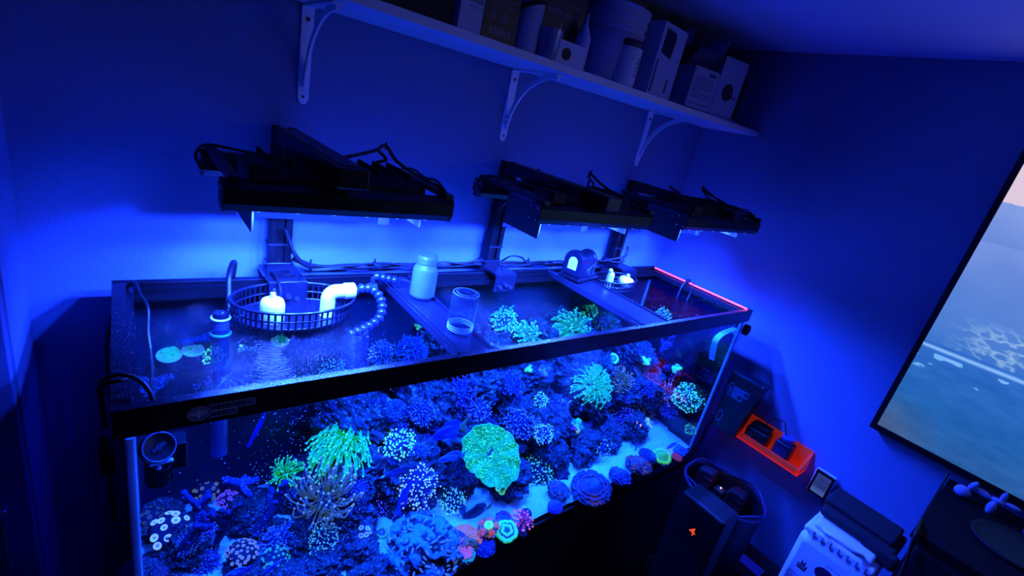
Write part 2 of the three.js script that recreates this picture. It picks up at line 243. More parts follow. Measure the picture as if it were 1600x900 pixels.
const KIND = {
  torch(g, R, c1, c2, o) {                                   // long sweeping tentacles from a fleshy head
    const n = o.n ?? 70, T1 = [], T2 = [], bend = V(o.sweep?.[0] ?? 0.3, o.sweep?.[1] ?? 0, o.sweep?.[2] ?? 0.2);
    part(g, 'skeleton', cyl(R * 0.34, R * 0.16, R * 0.7, 0, -R * 0.3, 0, 0, 0, 0, 14), SKEL);
    for (const d of hemi(n, 1.02)) {
      const b = d.clone().multiply(V(0.42, 0.26, 0.42)).multiplyScalar(R), len = R * rr(0.62, 0.98) * (o.len ?? 1), a = d.clone().add(V(rr(-0.3, 0.3), rr(-0.1, 0.3), rr(-0.3, 0.3))).normalize();
      const p1 = b.clone().addScaledVector(a, len * 0.4), p2 = p1.clone().addScaledVector(a.clone().add(bend.clone().multiplyScalar(0.7)).normalize(), len * 0.35), p3 = p2.clone().addScaledVector(a.clone().multiplyScalar(0.6).add(bend.clone().multiplyScalar(1.3)).add(V(rr(-0.4, 0.4), -(o.droop ?? 0.3), rr(-0.4, 0.4))).normalize(), len * 0.32);
      const q = R * (o.thick ?? 0.03); T1.push(tube([b, p1, p2, p3], q, 9, 5)); T2.push(ball(q * 1.45, p3.x, p3.y, p3.z, 6));
    }
    part(g, 'tentacles', T1, flu(c1), null, 'stuff'); part(g, 'tentacle_tips', T2, flu(c2, 1.2), null, 'stuff');
  },
  bush(g, R, c1, c2, o) {                                    // dome of short stalks with bright round tips
    const n = Math.round((o.n ?? 110) * 1.5), A = [], B = [], f = o.flat ?? 0.7, sd = rr(0, 50);
    part(g, 'skeleton', displace(new THREE.SphereGeometry(R * 0.72, 20, 14), (v) => { v.y *= f; v.addScaledVector(v.clone().normalize(), R * 0.12 * noise.noise(v.x * 60, v.y * 60, v.z * 60)); }), M(o.core ?? 0x10204a, 0.85));
    for (const d of hemi(n, 1.25)) { const e = d.clone(); e.y *= f; const lobe = 1 + 0.42 * noise.noise(d.x * 1.7 + sd, d.y * 1.7, d.z * 1.7), s = R * rr(0.5, 0.65) * lobe, t = R * rr(0.82, 1.06) * lobe; const a = e.clone().multiplyScalar(s), b = e.clone().add(V(rr(-0.1, 0.1), rr(-0.05, 0.12), rr(-0.1, 0.1))).multiplyScalar(t); A.push(tube([a, b], R * 0.03, 2, 5)); B.push(ball(R * (o.tip ?? 0.062) * rr(0.5, 0.95), b.x, b.y, b.z, 6)); }
    part(g, 'stalks', A, flu(c1, 0.25), null, 'stuff'); part(g, 'polyp_tips', B, flu(c2, o.hot ?? (new THREE.Color(c2).g > 0.42 ? 1.2 : 0.45)), null, 'stuff');
  },
  zoa(g, R, c1, c2, o) {                                     // mat of flat round polyps, each with a rim and an eye
    const n = o.n ?? 12, f = o.flat ?? 0.5;
    part(g, 'mat', displace(new THREE.SphereGeometry(R * 0.86, 24, 16), (v) => { v.y *= f; v.multiplyScalar(1 + 0.15 * noise.noise(v.x * 50, v.y * 50, v.z * 50)); }), M(o.core ?? 0x141a38, 0.85));
    for (const d of hemi(n, 0.95)) {
      const pr = R * (o.size ?? 0.2) * rr(0.8, 1.15), p = d.clone().multiply(V(R * 0.9, R * 0.9 * f, R * 0.9)), q = new THREE.Quaternion().setFromUnitVectors(V(0, 1, 0), d.clone().add(V(0, 0.8, 0)).normalize());
      const m = part(g, 'polyp', lathe([[0.001, -pr * 0.9], [pr * 0.3, -pr * 0.8], [pr * 0.4, -pr * 0.2], [pr, 0], [pr * 1.02, pr * 0.1], [pr * 0.8, pr * 0.1], [pr * 0.35, -pr * 0.02]], 14), flu(c1)); m.position.copy(p); m.quaternion.copy(q);
      part(m, 'mouth', lathe([[pr * 0.36, -pr * 0.03], [pr * 0.25, pr * 0.1], [0.0005, pr * 0.14]], 12), flu(c2, 0.8));
    }
  },
  brain(g, R, c1, c2, o) {                                   // folded cushion with meandering ridges
    const f = o.flat ?? 0.42, k = o.freq ?? 3.2, lob = o.lobes ?? 0;
    const shape = (v) => { const n = v.clone(); const a = Math.atan2(n.z, n.x), m = Math.sin(k * 5 * (fbm(n.x * 1.7 + o.s, n.y * 1.7, n.z * 1.7, 2) + n.length() * 0.2 + n.x * 0.35)), w = lob ? 0.12 * Math.cos(lob * a + o.s) : 0; v.multiplyScalar(1 + 0.11 * m + w * (1 - n.y * n.y) + 0.08 * fbm(n.x * 2 + o.s, n.y * 2, n.z * 2, 2)); v.x *= o.long ?? 1.15; v.y *= f; v.y -= (o.bowl ?? 0.15) * Math.exp(-(n.x * n.x + n.z * n.z) * 5) * (n.y > 0 ? 1 : 0);  };
    const geo = displace(new THREE.SphereGeometry(1, 120, 72), shape);
    const A = new THREE.Color(c1), B = new THREE.Color(c2), C = new THREE.Color(o.c3 ?? c1);
    paint(geo, (c, x, y, z) => { const n = V(x / (o.long ?? 1.15), y / f, z).normalize(), m = Math.sin(k * 5 * (fbm(n.x * 1.7 + o.s, n.y * 1.7, n.z * 1.7, 2) + 0.2 + n.x * 0.35)); const r2 = n.x * n.x + n.z * n.z; let t = o.pattern === 'ring' ? (r2 < 0.35 ? 1 : 0) : o.pattern === 'half' ? (n.x > 0.05 + 0.3 * noise.noise(n.z * 3, o.s, 1) ? 1 : 0) : o.pattern === 'ray' ? (Math.sin(7 * Math.atan2(n.z, n.x) + o.s) > 0.1 ? 1 : 0) : (m > 0.1 ? 1 : 0); c.copy(A).lerp(B, t); if (o.c3 && r2 < 0.12) c.copy(C); c.multiplyScalar(0.9 + 0.3 * noise.noise(x * 18, y * 18, z * 18)); });
    const m = M(0xffffff, 0.55, 0, { vertexColors: true }); geo.scale(R, R, R);
    part(g, 'flesh', geo, m);
    for (const [hex, gl, p0, pl, t0 = 0.02, tl = 1.5] of o.patch ?? []) { const q = displace(new THREE.SphereGeometry(1, 60, 40, p0, pl, t0, tl), shape); q.scale(R * 1.025, R * 1.025, R * 1.025); part(g, 'lobe', q, flu(hex, gl)); }   // fluorescent lobes and folds stand proud of the flesh
    if (o.fold) { const fold = (rad, th, col, gl, wob, y) => part(g, 'fold', tube(Array.from({ length: 26 }, (_, i) => { const a = i / 25 * Math.PI * 2, q = rad * R * (1 + wob * Math.sin(a * 5 + o.s) + 0.05 * Math.sin(a * 11)); return [Math.cos(a) * q * (o.long ?? 1.15), R * f * y, Math.sin(a) * q]; }), th * R, 60, 8), flu(col, gl)); for (const q of o.fold) fold(...q); }
  },
  plate(g, R, c1, c2) {                                      // thin wavy plate, its far edge curling to show the underside
    const top = new THREE.PlaneGeometry(1, 1, 1, 1), N = 64, K = 26, pos = [], idx = [];
    const edge = (a) => 1 + 0.09 * Math.sin(a * 2 + 0.6) + 0.05 * Math.sin(a * 3 + 2) + 0.045 * noise.noise(Math.cos(a) * 3, 4.5, Math.sin(a) * 3) * 2 + 0.02 * Math.sin(a * 13) + 0.015 * Math.sin(a * 23);
    const pt = (a, t, y0) => { const q = t * R * edge(a); return [Math.cos(a) * q, y0 + R * (0.10 * t * t * Math.sin(a * 2 + 1) + 0.16 * t * t + 0.05 * t * t * Math.sin(a * 9) + 0.035 * fbm(Math.cos(a) * t * 5, 3, Math.sin(a) * t * 5, 3)), Math.sin(a) * q]; };
    const skin = (y0, t0) => { const P = [], I = []; for (let j = 0; j <= K; j++) for (let i = 0; i <= N; i++) P.push(...pt(i / N * Math.PI * 2, j / K * t0, y0)); for (let j = 0; j < K; j++) for (let i = 0; i < N; i++) { const a = j * (N + 1) + i, b = a + 1, c = a + N + 1, d = c + 1; y0 < 0 ? I.push(a, c, b, b, c, d) : I.push(a, b, c, b, d, c); } const G = new THREE.BufferGeometry(); G.setAttribute('position', new THREE.Float32BufferAttribute(P, 3)); G.setIndex(I); G.computeVertexNormals(); return G; };
    part(g, 'plate', skin(0, 1), flu(c1, 1.0), 'green plate'); part(g, 'underside', skin(-R * 0.05, 0.97), M(0x3a2a9a, 0.7), 'violet underside');
    part(g, 'growing_edge', tube(Array.from({ length: 80 }, (_, i) => pt(i / 79 * Math.PI * 2, 1, -R * 0.02)), R * 0.02, 160, 6), flu(0x1ee078, 0.9), 'bright green growing edge');
    const B = []; for (let i = 0; i < 800; i++) { const a = rnd() * 6.283, t = Math.sqrt(rnd()) * 0.97, p = pt(a, t, R * 0.01); B.push(ball(R * rr(0.01, 0.024), ...p, 5)); }
    part(g, 'polyps', B, flu(c2, 1.5), null, 'stuff');
    part(g, 'stem', cyl(R * 0.3, R * 0.2, R * 0.5, 0, -R * 0.25, 0, 0, 0, 0, 14), SKEL);
  },
  branch(g, R, c1, c2, o) {                                  // knobbly branching skeleton
    const A = [], B = []; const grow = (p, d, len, r, lv) => { const q = p.clone().addScaledVector(d, len), m = p.clone().lerp(q, 0.5).add(V(rr(-0.1, 0.1), rr(-0.1, 0.1), rr(-0.1, 0.1)).multiplyScalar(len)); A.push(tube([p, m, q], r, 8, 7), ball(r, q.x, q.y, q.z, 8)); for (let i = 0; i < (o.knobs ?? 12); i++) { const t = rnd(), w = p.clone().lerp(q, t).add(V(rr(-1, 1), rr(-1, 1), rr(-1, 1)).normalize().multiplyScalar(r * 0.9)); B.push(ball(r * rr(0.25, 0.5), w.x, w.y, w.z, 6)); } if (lv > 0) for (let i = 0; i < 2 + (rnd() > 0.5); i++) grow(m.clone().lerp(q, rr(0.2, 1)), d.clone().add(V(rr(-0.9, 0.9), rr(-0.1, 0.7), rr(-0.9, 0.9))).normalize(), len * rr(0.6, 0.85), r * 0.78, lv - 1); };
    for (let i = 0; i < (o.stems ?? 2); i++) grow(V(0, 0, 0), V(...(o.dir ?? [rr(-0.6, 0.6), 0.9, rr(-0.6, 0.6)])).normalize(), R * (o.len ?? 0.8), R * (o.thick ?? 0.11), o.levels ?? 2);
    const dim = (c, k) => new THREE.Color(c).multiplyScalar(k).getHex(); part(g, 'branches', A, M(dim(c1, 0.3), 0.85)); part(g, 'nubs', B, o.dead ? M(dim(c2, 0.5), 0.8) : flu(c2, 0.4), null, 'stuff');
  },
  ruffle(g, R, c1, c2, o) {                                  // heap of pale frilled folds
    const geo = displace(new THREE.SphereGeometry(1, 150, 90), (v) => { const n = v.clone(); const w = Math.sin(26 * (0.5 * fbm(n.x * 1.5, n.y * 1.5, n.z * 1.5 + 3, 2) + n.x * 0.22 + n.z * 0.12)); v.multiplyScalar(1 + 0.15 * w + 0.16 * fbm(n.x * 2.4, n.y * 2.4, n.z * 2.4, 2) + 0.05 * noise.noise(n.x * 22, n.y * 22, n.z * 22)); v.y *= 0.55; v.x *= 1.1; });
    paint(geo, (c, x, y, z) => { const n = V(x / 1.1, y / 0.55, z).normalize(); const w = Math.sin(26 * (0.5 * fbm(n.x * 1.5, n.y * 1.5, n.z * 1.5 + 3, 2) + n.x * 0.22 + n.z * 0.12)) + 0.9 * noise.noise(n.x * 14, n.y * 14, n.z * 14); c.set(w > 0.3 ? c1 : c2); });
    geo.scale(R, R, R); part(g, 'frilled_folds', geo, M(0xffffff, 0.6, 0, { vertexColors: true }));
    const tips = []; for (const d of hemi(150, 1)) { const e = d.clone().multiply(V(1.12, 0.58, 1)).multiplyScalar(R * rr(0.92, 1.12)); tips.push(put(new THREE.SphereGeometry(R * rr(0.03, 0.06), 7, 5).scale(2.2, 0.7, 0.8), e.x, e.y, e.z, rr(-1, 1), rr(0, 6), rr(-1, 1))); }
    part(g, 'frill_tips', tips, flu(0x5fa0d0, 0.3), null, 'stuff');
  },
  plug(g, R, c1, c2, o) {                                    // pale ceramic plug with a small coral growing on it
    part(g, 'plug', lathe([[0.001, -R * 0.5], [R * 0.35, -R * 0.5], [R * 0.4, -R * 0.1], [R * 0.95, 0], [R, R * 0.08], [R * 0.94, R * 0.16], [0.001, R * 0.16]], 28), flu(0xa8d4ea, 0.5), 'pale ceramic plug');  // the ceramic glows too, its brightness put in as emission
    const B = []; for (let i = 0; i < (o.n ?? 26); i++) { const a = rnd() * 6.28, t = Math.sqrt(rnd()) * 0.6; B.push(put(new THREE.SphereGeometry(R * rr(0.1, 0.2), 8, 6), R * ((o.dx ?? 0.1) + Math.cos(a) * t), R * rr(0.18, 0.38), R * (Math.sin(a) * t))); }
    part(g, 'polyps', B, flu(c1), null, 'stuff');
  },
  lump(g, R, c1, c2, o) {                                    // rounded knobs budding from one foot
    const n = o.n ?? 5; for (let i = 0; i < n; i++) { const a = i / n * 6.28 + rr(-0.2, 0.2), q = R * (i ? 0.55 : 0), r = R * rr(0.34, 0.46); part(g, 'knob', displace(new THREE.SphereGeometry(r, 20, 14), (v) => { v.y *= 0.8; v.multiplyScalar(1 + 0.14 * noise.noise(v.x * 90, v.y * 90, v.z * 90)); v.add(V(Math.cos(a) * q, r * 0.5, Math.sin(a) * q)); }), flu(i % 2 ? c2 : c1, o.gl ?? 0.8)); }
  },
  disc(g, R, c1, c2) {                                       // single open polyp: rim, disc, mouth
    part(g, 'rim', ring(R * 0.8, R * 0.22, 0, R * 0.15, 0, Math.PI / 2), flu(c1, 1)); part(g, 'oral_disc', lathe([[0.001, R * 0.16], [R * 0.3, R * 0.2], [R * 0.8, R * 0.05], [R * 0.55, -R * 0.4], [0.001, -R * 0.45]], 20), flu(c2, 0.6)); part(g, 'mouth', ball(R * 0.16, 0, R * 0.2, 0, 8), flu(c1, 0.7));
  },
};
function coral(kind, u, v, r, c1, c2, name, label, o = {}) { o.s = o.s ?? (u * 0.37 + v * 0.11) % 9; const [g, R] = spot(u, v, r, name, label, o); KIND[kind](g, R, c1, c2, o); return g; }

// -- seen through the front glass: the big eye-catchers
coral('torch', 540, 695, 40, 0x0abc5c, 0x3cf08c, 'torch_coral', 'large glowing green coral head with sweeping tentacles near the rock pile edge', { n: 150, sweep: [0.9, 0.1, 0.1], face: 0.9, thick: 0.032, len: 1.1 });
coral('torch', 445, 738, 20, 0x0abc5c, 0x3cf08c, 'torch_coral', 'small green tentacled coral, leftmost green tuft on the rocks', { n: 60, thick: 0.05 });
coral('torch', 508, 774, 44, 0x3c5648, 0x7f9c96, 'torch_coral', 'dull olive-grey tentacled coral below the large green head', { n: 80, thick: 0.03, sweep: [-0.6, 0, 0.4] });
coral('torch', 918, 602, 32, 0x12b878, 0x5ff0c0, 'anemone', 'green drooping tentacled anemone below the front rim', { n: 120, droop: 1.1, sweep: [-0.1, -0.6, 0.3], cat: 'anemone', face: 0.9, thick: 0.034 });
coral('torch', 965, 594, 19, 0x35604a, 0x8c8a5a, 'torch_coral', 'small olive and tan tufted coral right of the drooping anemone', { n: 60, thick: 0.04 });
coral('torch', 1045, 613, 21, 0x5a4a86, 0xa98fb8, 'torch_coral', 'mauve curly tentacled coral left of the round green bush', { n: 42, thick: 0.045, droop: 0.8 });
coral('plate', 760, 708, 44, 0x0aa838, 0x3cf088, 'plate_coral', 'broad teal-green plate coral with speckled top at the reef centre', { z: -0.16, up: [-0.4, 0.7, 0.75], turn: 2.4, out: 0.3 });
coral('ruffle', 660, 872, 50, 0x5288b6, 0x050818, 'elegance_coral', 'big pale blue heap of frilled folds on the sand', { sand: 1, lift: 0.02, face: 0.6 });
// -- bushes of bright tips
for (const [u, v, r, a, b, lab, o] of [
  [622, 699, 26, 0x0e4a40, 0x7dffe0, 'dark bush coral with mint-cyan tips beside the large green head', { n: 120, flat: 0.6, tip: 0.075 }],
  [654, 708, 15, 0x14489a, 0x3f8fe0, 'fuzzy blue bush coral right of the mint-tipped one', { n: 90 }],
  [655, 755, 30, 0x123a78, 0xb4e8ff, 'dark bush coral with white-blue tips left of the plate coral', { n: 130, flat: 0.65 }],
  [590, 780, 23, 0x1b2f86, 0x8f86ff, 'bush coral with violet tips below the rock ledge', { n: 110 }],
  [705, 783, 22, 0x136a76, 0x6ff0ee, 'round teal bush coral below the plate coral', { n: 150, tip: 0.07 }],
  [838, 735, 28, 0x0f5a4c, 0x53d9a8, 'large grey-green bush coral right of the plate coral', { n: 170, tip: 0.06 }],
  [843, 625, 13, 0x14746c, 0x6cf2d2, 'small round teal bush coral left of the drooping anemone', { n: 90, tip: 0.08 }],
  [847, 677, 16, 0x1668a0, 0x73e2ff, 'small cyan bush coral above the grey-green bush', { n: 90, tip: 0.08, flat: 0.6 }],
  [810, 659, 25, 0x16306e, 0x5f9cff, 'flat blue-grey bush coral above the plate coral', { n: 130, flat: 0.45 }],
  [968, 645, 20, 0x142a8c, 0x6a84ff, 'cobalt bush coral below the tan tufted coral', { n: 120, flat: 0.6 }],
  [1075, 622, 21, 0x0e7a5e, 0x55ffc0, 'bright green round bush coral near the right glass', { n: 170, flat: 0.95, tip: 0.075 }],
  [1047, 641, 14, 0x14299a, 0x5a78ff, 'small blue bush coral under the round green bush', { n: 70 }],
  [1080, 671, 9, 0x137a50, 0x58f79a, 'tiny green tuft coral low beside the right glass', { n: 50, tip: 0.1 }],
  [1010, 605, 15, 0x14309a, 0x4f7dff, 'feathery blue bush coral at the top of the reef', { n: 90 }],
  [1009, 640, 15, 0x22386e, 0x8ea8c8, 'grey-blue streaked bush coral below the feathery blue one', { n: 60 }],
  [940, 697, 14, 0x0c1c44, 0x58d8e0, 'dark coral with a few scattered cyan dots under the ledge', { n: 26, flat: 0.5, tip: 0.09 }],
  [432, 848, 28, 0x1450c0, 0x3f86ff, 'vivid blue bush coral above the green-dotted colony', { n: 170, flat: 0.6, tip: 0.07 }],
  [506, 840, 22, 0x0f4a72, 0x59cfe6, 'dark bush coral with cyan tips low on the rocks', { n: 120, flat: 0.55, tip: 0.07 }],
  [660, 640, 22, 0x15308a, 0x5a8cff, 'blue-speckled bush coral right of the square tile', { n: 120, flat: 0.5 }],
  [745, 640, 22, 0x16309a, 0x6f9cff, 'pale-speckled blue bush coral under the front rim', { n: 120, flat: 0.5 }],
  [720, 612, 26, 0x141f7a, 0x4960ff, 'deep blue knobbly coral just under the front rim', { n: 120, flat: 0.6 }],
  [790, 600, 22, 0x14288c, 0x3e62ff, 'royal blue bush coral under the middle of the front rim', { n: 110, flat: 0.5 }],
  [555, 765, 17, 0x14288c, 0x4560ff, 'dark blue lumpy coral right of the olive tentacles', { n: 90 }],
  [500, 705, 15, 0x12247c, 0x3550e0, 'small dark blue coral left of the large green head', { n: 80 }],
  [620, 665, 16, 0x14309a, 0x3f70f0, 'blue crusted coral below the square tile', { n: 80, flat: 0.5 }],
]) coral('bush', u, v, r, a, b, 'bush_coral', lab, o);
// -- polyps, discs and buttons
coral('zoa', 264, 829, 29, 0xb8e4ee, 0x6f9ab8, 'button_polyps', 'dark mound of white disc polyps near the left glass', { n: 13, size: 0.2, flat: 0.45 });
coral('zoa', 378, 868, 25, 0x8f8c78, 0x4a4a58, 'button_polyps', 'mound dotted with small tan polyps at the bottom left', { n: 46, size: 0.105, core: 0x0e1124 });
coral('zoa', 356, 783, 15, 0x7a4f9c, 0x3a2660, 'button_polyps', 'mauve cluster of button polyps on a branch', { n: 14, size: 0.27, flat: 0.85 });
coral('zoa', 322, 764, 19, 0x6d7a55, 0x3a4a86, 'button_polyps', 'olive and brown polyps high on the left branch', { n: 16, size: 0.16, flat: 0.5 });
coral('zoa', 236, 806, 18, 0x2f4a44, 0x1c2c3a, 'button_polyps', 'dull dark green polyps against the left glass', { n: 16, size: 0.17, flat: 0.4 });
coral('zoa', 426, 876, 24, 0x2fae68, 0x1b6a58, 'button_polyps', 'colony of tiny green dots below the vivid blue bush', { n: 40, size: 0.1, flat: 0.5 });
coral('zoa', 570, 828, 10, 0x7fb0ff, 0x2a48b0, 'button_polyps', 'pale blue cluster of four disc polyps low on the rocks', { n: 5, size: 0.42, flat: 0.5 });
coral('disc', 596, 834, 10, 0x2f9a68, 0x1c3a66, 'disc_coral', 'green-ringed dark disc polyp beside the pale blue discs', {});
coral('disc', 957, 560, 9, 0x4df09a, 0x1c7a6a, 'disc_coral', 'round green disc coral high under the right of the rim', {});
coral('lump', 1010, 563, 9, 0x5fffae, 0x35c890, 'green_coral', 'small mint-green knobbly coral under the rim', { gl: 1 });
coral('lump', 1059, 577, 9, 0x3df08a, 0x2fc880, 'green_coral', 'small bright green fan coral left of the pale hook', { gl: 1 });
coral('lump', 1011, 662, 10, 0x9fd8ff, 0x4a78c8, 'ball_coral', 'pale blue ball coral on the lower right rocks', { n: 7 });
coral('lump', 901, 665, 13, 0x2fc070, 0x1c7a60, 'green_coral', 'green polyp cluster below the drooping anemone', { n: 7, gl: 0.8 });
coral('lump', 850, 577, 11, 0x4a7cf0, 0x2a48c0, 'blue_coral', 'blue ringed polyps under the front rim', { n: 6 });
coral('lump', 826, 575, 8, 0x5ff08a, 0x46c878, 'green_coral', 'two small yellow-green tufts right under the rim', { n: 4, gl: 1 });
for (const [u, v] of [[780, 763], [789, 762], [784, 769]]) coral('disc', u, v, 5, 0x74ff9a, 0x3fe07a, 'disc_coral', 'tiny glowing green polyp of a trio below the plate coral', { group: 'trio of tiny green polyps', face: 1 });
coral('brain', 614, 640, 17, 0x2c2c52, 0x14163a, 'brain_coral', 'dark maze-patterned coral on a square tile under the rim', { freq: 4, flat: 0.5 });
{ const [g, R] = spot(611, 648, 24, 'frag_tile', 'square pale blue ceramic tile carrying the maze-patterned coral', { cat: 'tile', out: -0.15, turn: 0.7 }); part(g, 'tile', rbox(R * 1.5, R * 0.22, R * 1.5, 0.003, 0, -R * 0.1, 0), M(0x5f86c8, 0.6)); part(g, 'peg', cyl(R * 0.2, R * 0.16, R * 0.5, 0, -R * 0.4, 0), M(0x5f86c8, 0.6)); }
coral('branch', 1035, 548, 26, 0x2a2a8a, 0x6a6aff, 'staghorn_coral', 'violet-blue branching coral standing at the top right of the reef', { stems: 3, levels: 2, up: [0.2, 1, 0.3], len: 0.6 });
coral('branch', 1050, 590, 20, 0x22308a, 0x4a60e0, 'staghorn_coral', 'low dark blue branching coral below the violet one', { stems: 3, levels: 1, up: [0.2, 1, 0.3], len: 0.6 });
// -- bare branch rocks and dead branches on the left
coral('branch', 330, 575, 34, 0x4d4a9a, 0x7f7cd8, 'branch_rock', 'purple knobbly branch reaching right under the water, left end', { dead: 1, stems: 1, dir: [0.9, -0.5, 0.4], up: [0, 1, 0], turn: 0, levels: 1, len: 0.9, knobs: 34, thick: 0.2, out: 0.9 });
coral('branch', 262, 575, 34, 0x45458f, 0x6c6cc8, 'branch_rock', 'purple mesh-like branch under the leftmost white plug', { dead: 1, stems: 2, dir: [-0.8, -0.4, 0.3], up: [0, 1, 0], turn: 0, levels: 1, len: 0.8, knobs: 30, thick: 0.2, out: 0.8 });
coral('branch', 283, 527, 30, 0x3c3c86, 0x5f5fc0, 'branch_rock', 'purple arching branch behind the two white plugs', { dead: 1, stems: 2, dir: [0.9, 0.1, 0.1], up: [0, 1, 0], turn: 0, levels: 1, len: 0.7, knobs: 30, thick: 0.18, out: 0.6 });
coral('branch', 338, 690, 34, 0x45459a, 0x7a7ae0, 'branch_rock', 'purple nubbly branch hanging below the rim at the left', { dead: 1, stems: 2, dir: [0.9, -0.6, 0.2], up: [0, 1, 0], turn: 0, levels: 1, len: 0.8, knobs: 34, thick: 0.16, out: 2.6 });
coral('branch', 290, 850, 60, 0x23368a, 0x3c5cc0, 'branch_rock', 'bare bluish branching rock standing in the left corner', { dead: 1, stems: 2, dir: [0.55, 0.9, 0.1], up: [0, 1, 0], turn: 0, levels: 2, len: 0.75, knobs: 22, thick: 0.12 });
coral('branch', 395, 850, 60, 0x23368a, 0x3a58b8, 'branch_rock', 'thick blue branch leaning up to the right past the tan dots', { dead: 1, stems: 1, dir: [0.6, 0.9, -0.1], up: [0, 1, 0], turn: 0, levels: 1, len: 1.0, knobs: 26, thick: 0.13 });
coral('branch', 330, 850, 50, 0x20307a, 0x3450a8, 'branch_rock', 'slim blue branch carrying the mauve button polyps', { dead: 1, stems: 1, dir: [0.3, 1, 0], up: [0, 1, 0], turn: 0, levels: 1, len: 1.1, knobs: 22, thick: 0.11 });
coral('bush', 320, 878, 24, 0x1c3f9c, 0x3f74e0, 'bush_coral', 'blue mossy coral at the foot of the left branches', { n: 110, flat: 0.5 });
coral('bush', 300, 843, 20, 0x1c4fac, 0x4a8cf0, 'bush_coral', 'sky-blue ruffled coral beside the white disc polyps', { n: 90, flat: 0.5 });
coral('bush', 322, 832, 16, 0x3a4ab0, 0x7a8cf0, 'bush_coral', 'lavender-blue tuft on the branch above the sky-blue coral', { n: 80, flat: 0.7 });
coral('brain', 248, 897, 12, 0x7a3048, 0x4a1c3a, 'brain_coral', 'dull red cushion at the bottom edge, left', { flat: 0.4 });
// -- on the sand, left to right
coral('brain', 727, 849, 21, 0xc86a28, 0x1b2c7c, 'brain_coral', 'orange and navy half-and-half cushion coral on the sand', { patch: [[0xd8702c, 0.75, 0, 2.9], [0xc86a30, 0.5, 4.1, 0.35]], sand: 1, pattern: 'half', flat: 0.5, lift: 0.008, turn: 2.2 });
coral('brain', 759, 839, 15, 0xd8643a, 0xb0922c, 'brain_coral', 'orange-rayed cushion coral with a bright green centre', { patch: [0, 1.25, 2.5, 3.75, 5.0].map((a) => [0xe0582c, 0.7, a, 0.75, 0.3, 1.2]), sand: 1, pattern: 'ray', c3: 0x7dff5a, flat: 0.45, lift: 0.03, fold: [[0.35, 0.14, 0x6dff4a, 1, 0.1, 0.75]] });
coral('brain', 755, 857, 17, 0x2436a8, 0x141f66, 'brain_coral', 'blue folded cushion coral in front of the orange-rayed one', { sand: 1, flat: 0.45, lift: 0.006 });
coral('brain', 790, 836, 16, 0x1fae6c, 0x127a58, 'brain_coral', 'bright green ring-shaped cushion coral on the sand', { sand: 1, flat: 0.4, lift: 0.006, fold: [[0.9, 0.2, 0x2ff08a, 0.9, 0.06, 0.35], [0.45, 0.15, 0x2ff08a, 0.9, 0.12, 0.6]] });
coral('brain', 787, 817, 13, 0x3a2a8a, 0x6a3f9a, 'brain_coral', 'dark violet doughnut coral behind the green ring', { patch: [[0x6a3f9a, 0.3, 1, 1.2, 0.7, 0.8]], sand: 1, pattern: 'ring', flat: 0.5, lift: 0.006, bowl: 0.4, fold: [[0.72, 0.14, 0x54409c, 0.5, 0.06, 0.6]] });
coral('torch', 815, 819, 16, 0x7a3a8c, 0xff7aa6, 'flower_coral', 'pink and violet star-armed coral on the sand', { sand: 1, n: 26, thick: 0.07, lift: 0.004 });
coral('brain', 822, 804, 8, 0x161c44, 0x0e1230, 'brain_coral', 'small black-blue knob behind the pink star coral', { sand: 1, flat: 0.7 });
coral('brain', 814, 833, 8, 0x161c44, 0x0e1230, 'brain_coral', 'small black-blue knob in front of the pink star coral', { sand: 1, flat: 0.7 });
coral('brain', 726, 869, 15, 0x2f9a78, 0xd0707a, 'brain_coral', 'small pink cushion coral with a teal border near the front glass', { patch: [[0xd86a70, 0.6, 0, 6.283, 0.02, 0.75], [0x2fae84, 0.45, 0, 6.283, 0.85, 0.5]], sand: 1, flat: 0.5, pattern: 'ring', lift: 0.006 });
coral('brain', 872, 771, 15, 0x2c2a4a, 0x6a4a5c, 'brain_coral', 'brown-grey folded coral behind the violet one on the sand', { patch: [0.5, 2.2, 3.4, 5.0].map((a) => [0x5a3c48, 0.3, a, 0.35, 0.3, 1.2]), sand: 1, flat: 0.5, lift: 0.006 });
coral('brain', 866, 796, 11, 0x3c32b0, 0x6a58e0, 'brain_coral', 'small violet cushion coral alone on the bright sand', { sand: 1, flat: 0.5, lift: 0.006, freq: 6 });
coral('brain', 922, 768, 29, 0x20285a, 0x3c3f5c, 'brain_coral', 'large flat dark oval coral, biggest on the sand', { patch: [[0x6a3c34, 0.3, 0.4, 0.7, 0.5, 0.8], [0x4a3040, 0.25, 3.6, 0.5, 0.9, 0.5]], sand: 1, flat: 0.22, long: 1.15, freq: 5, lift: 0.004, fold: [[0.82, 0.05, 0x303a72, 0.3, 0.03, 0.7], [0.6, 0.05, 0x3a3f6c, 0.3, 0.05, 0.9]], turn: 0.3 });
coral('brain', 967, 749, 15, 0x262c60, 0x30408c, 'brain_coral', 'slate-blue mound coral right of the large oval', { patch: [[0x2c4486, 0.25, 2, 1.5, 0.2, 1]], sand: 1, flat: 0.5, lift: 0.006 });
coral('brain', 996, 732, 17, 0x35284a, 0x8a5a5c, 'brain_coral', 'brown-pink folded coral second from the green ring', { patch: [0.3, 1.6, 2.7, 4.2, 5.3].map((a) => [0x7a4038, 0.35, a, 0.4, 0.2, 1.2]), sand: 1, flat: 0.5, lift: 0.006 });
coral('brain', 1010, 717, 12, 0x1c2152, 0x2a2f60, 'brain_coral', 'dark round coral close behind the brown-pink one', { sand: 1, flat: 0.5, lift: 0.01 });
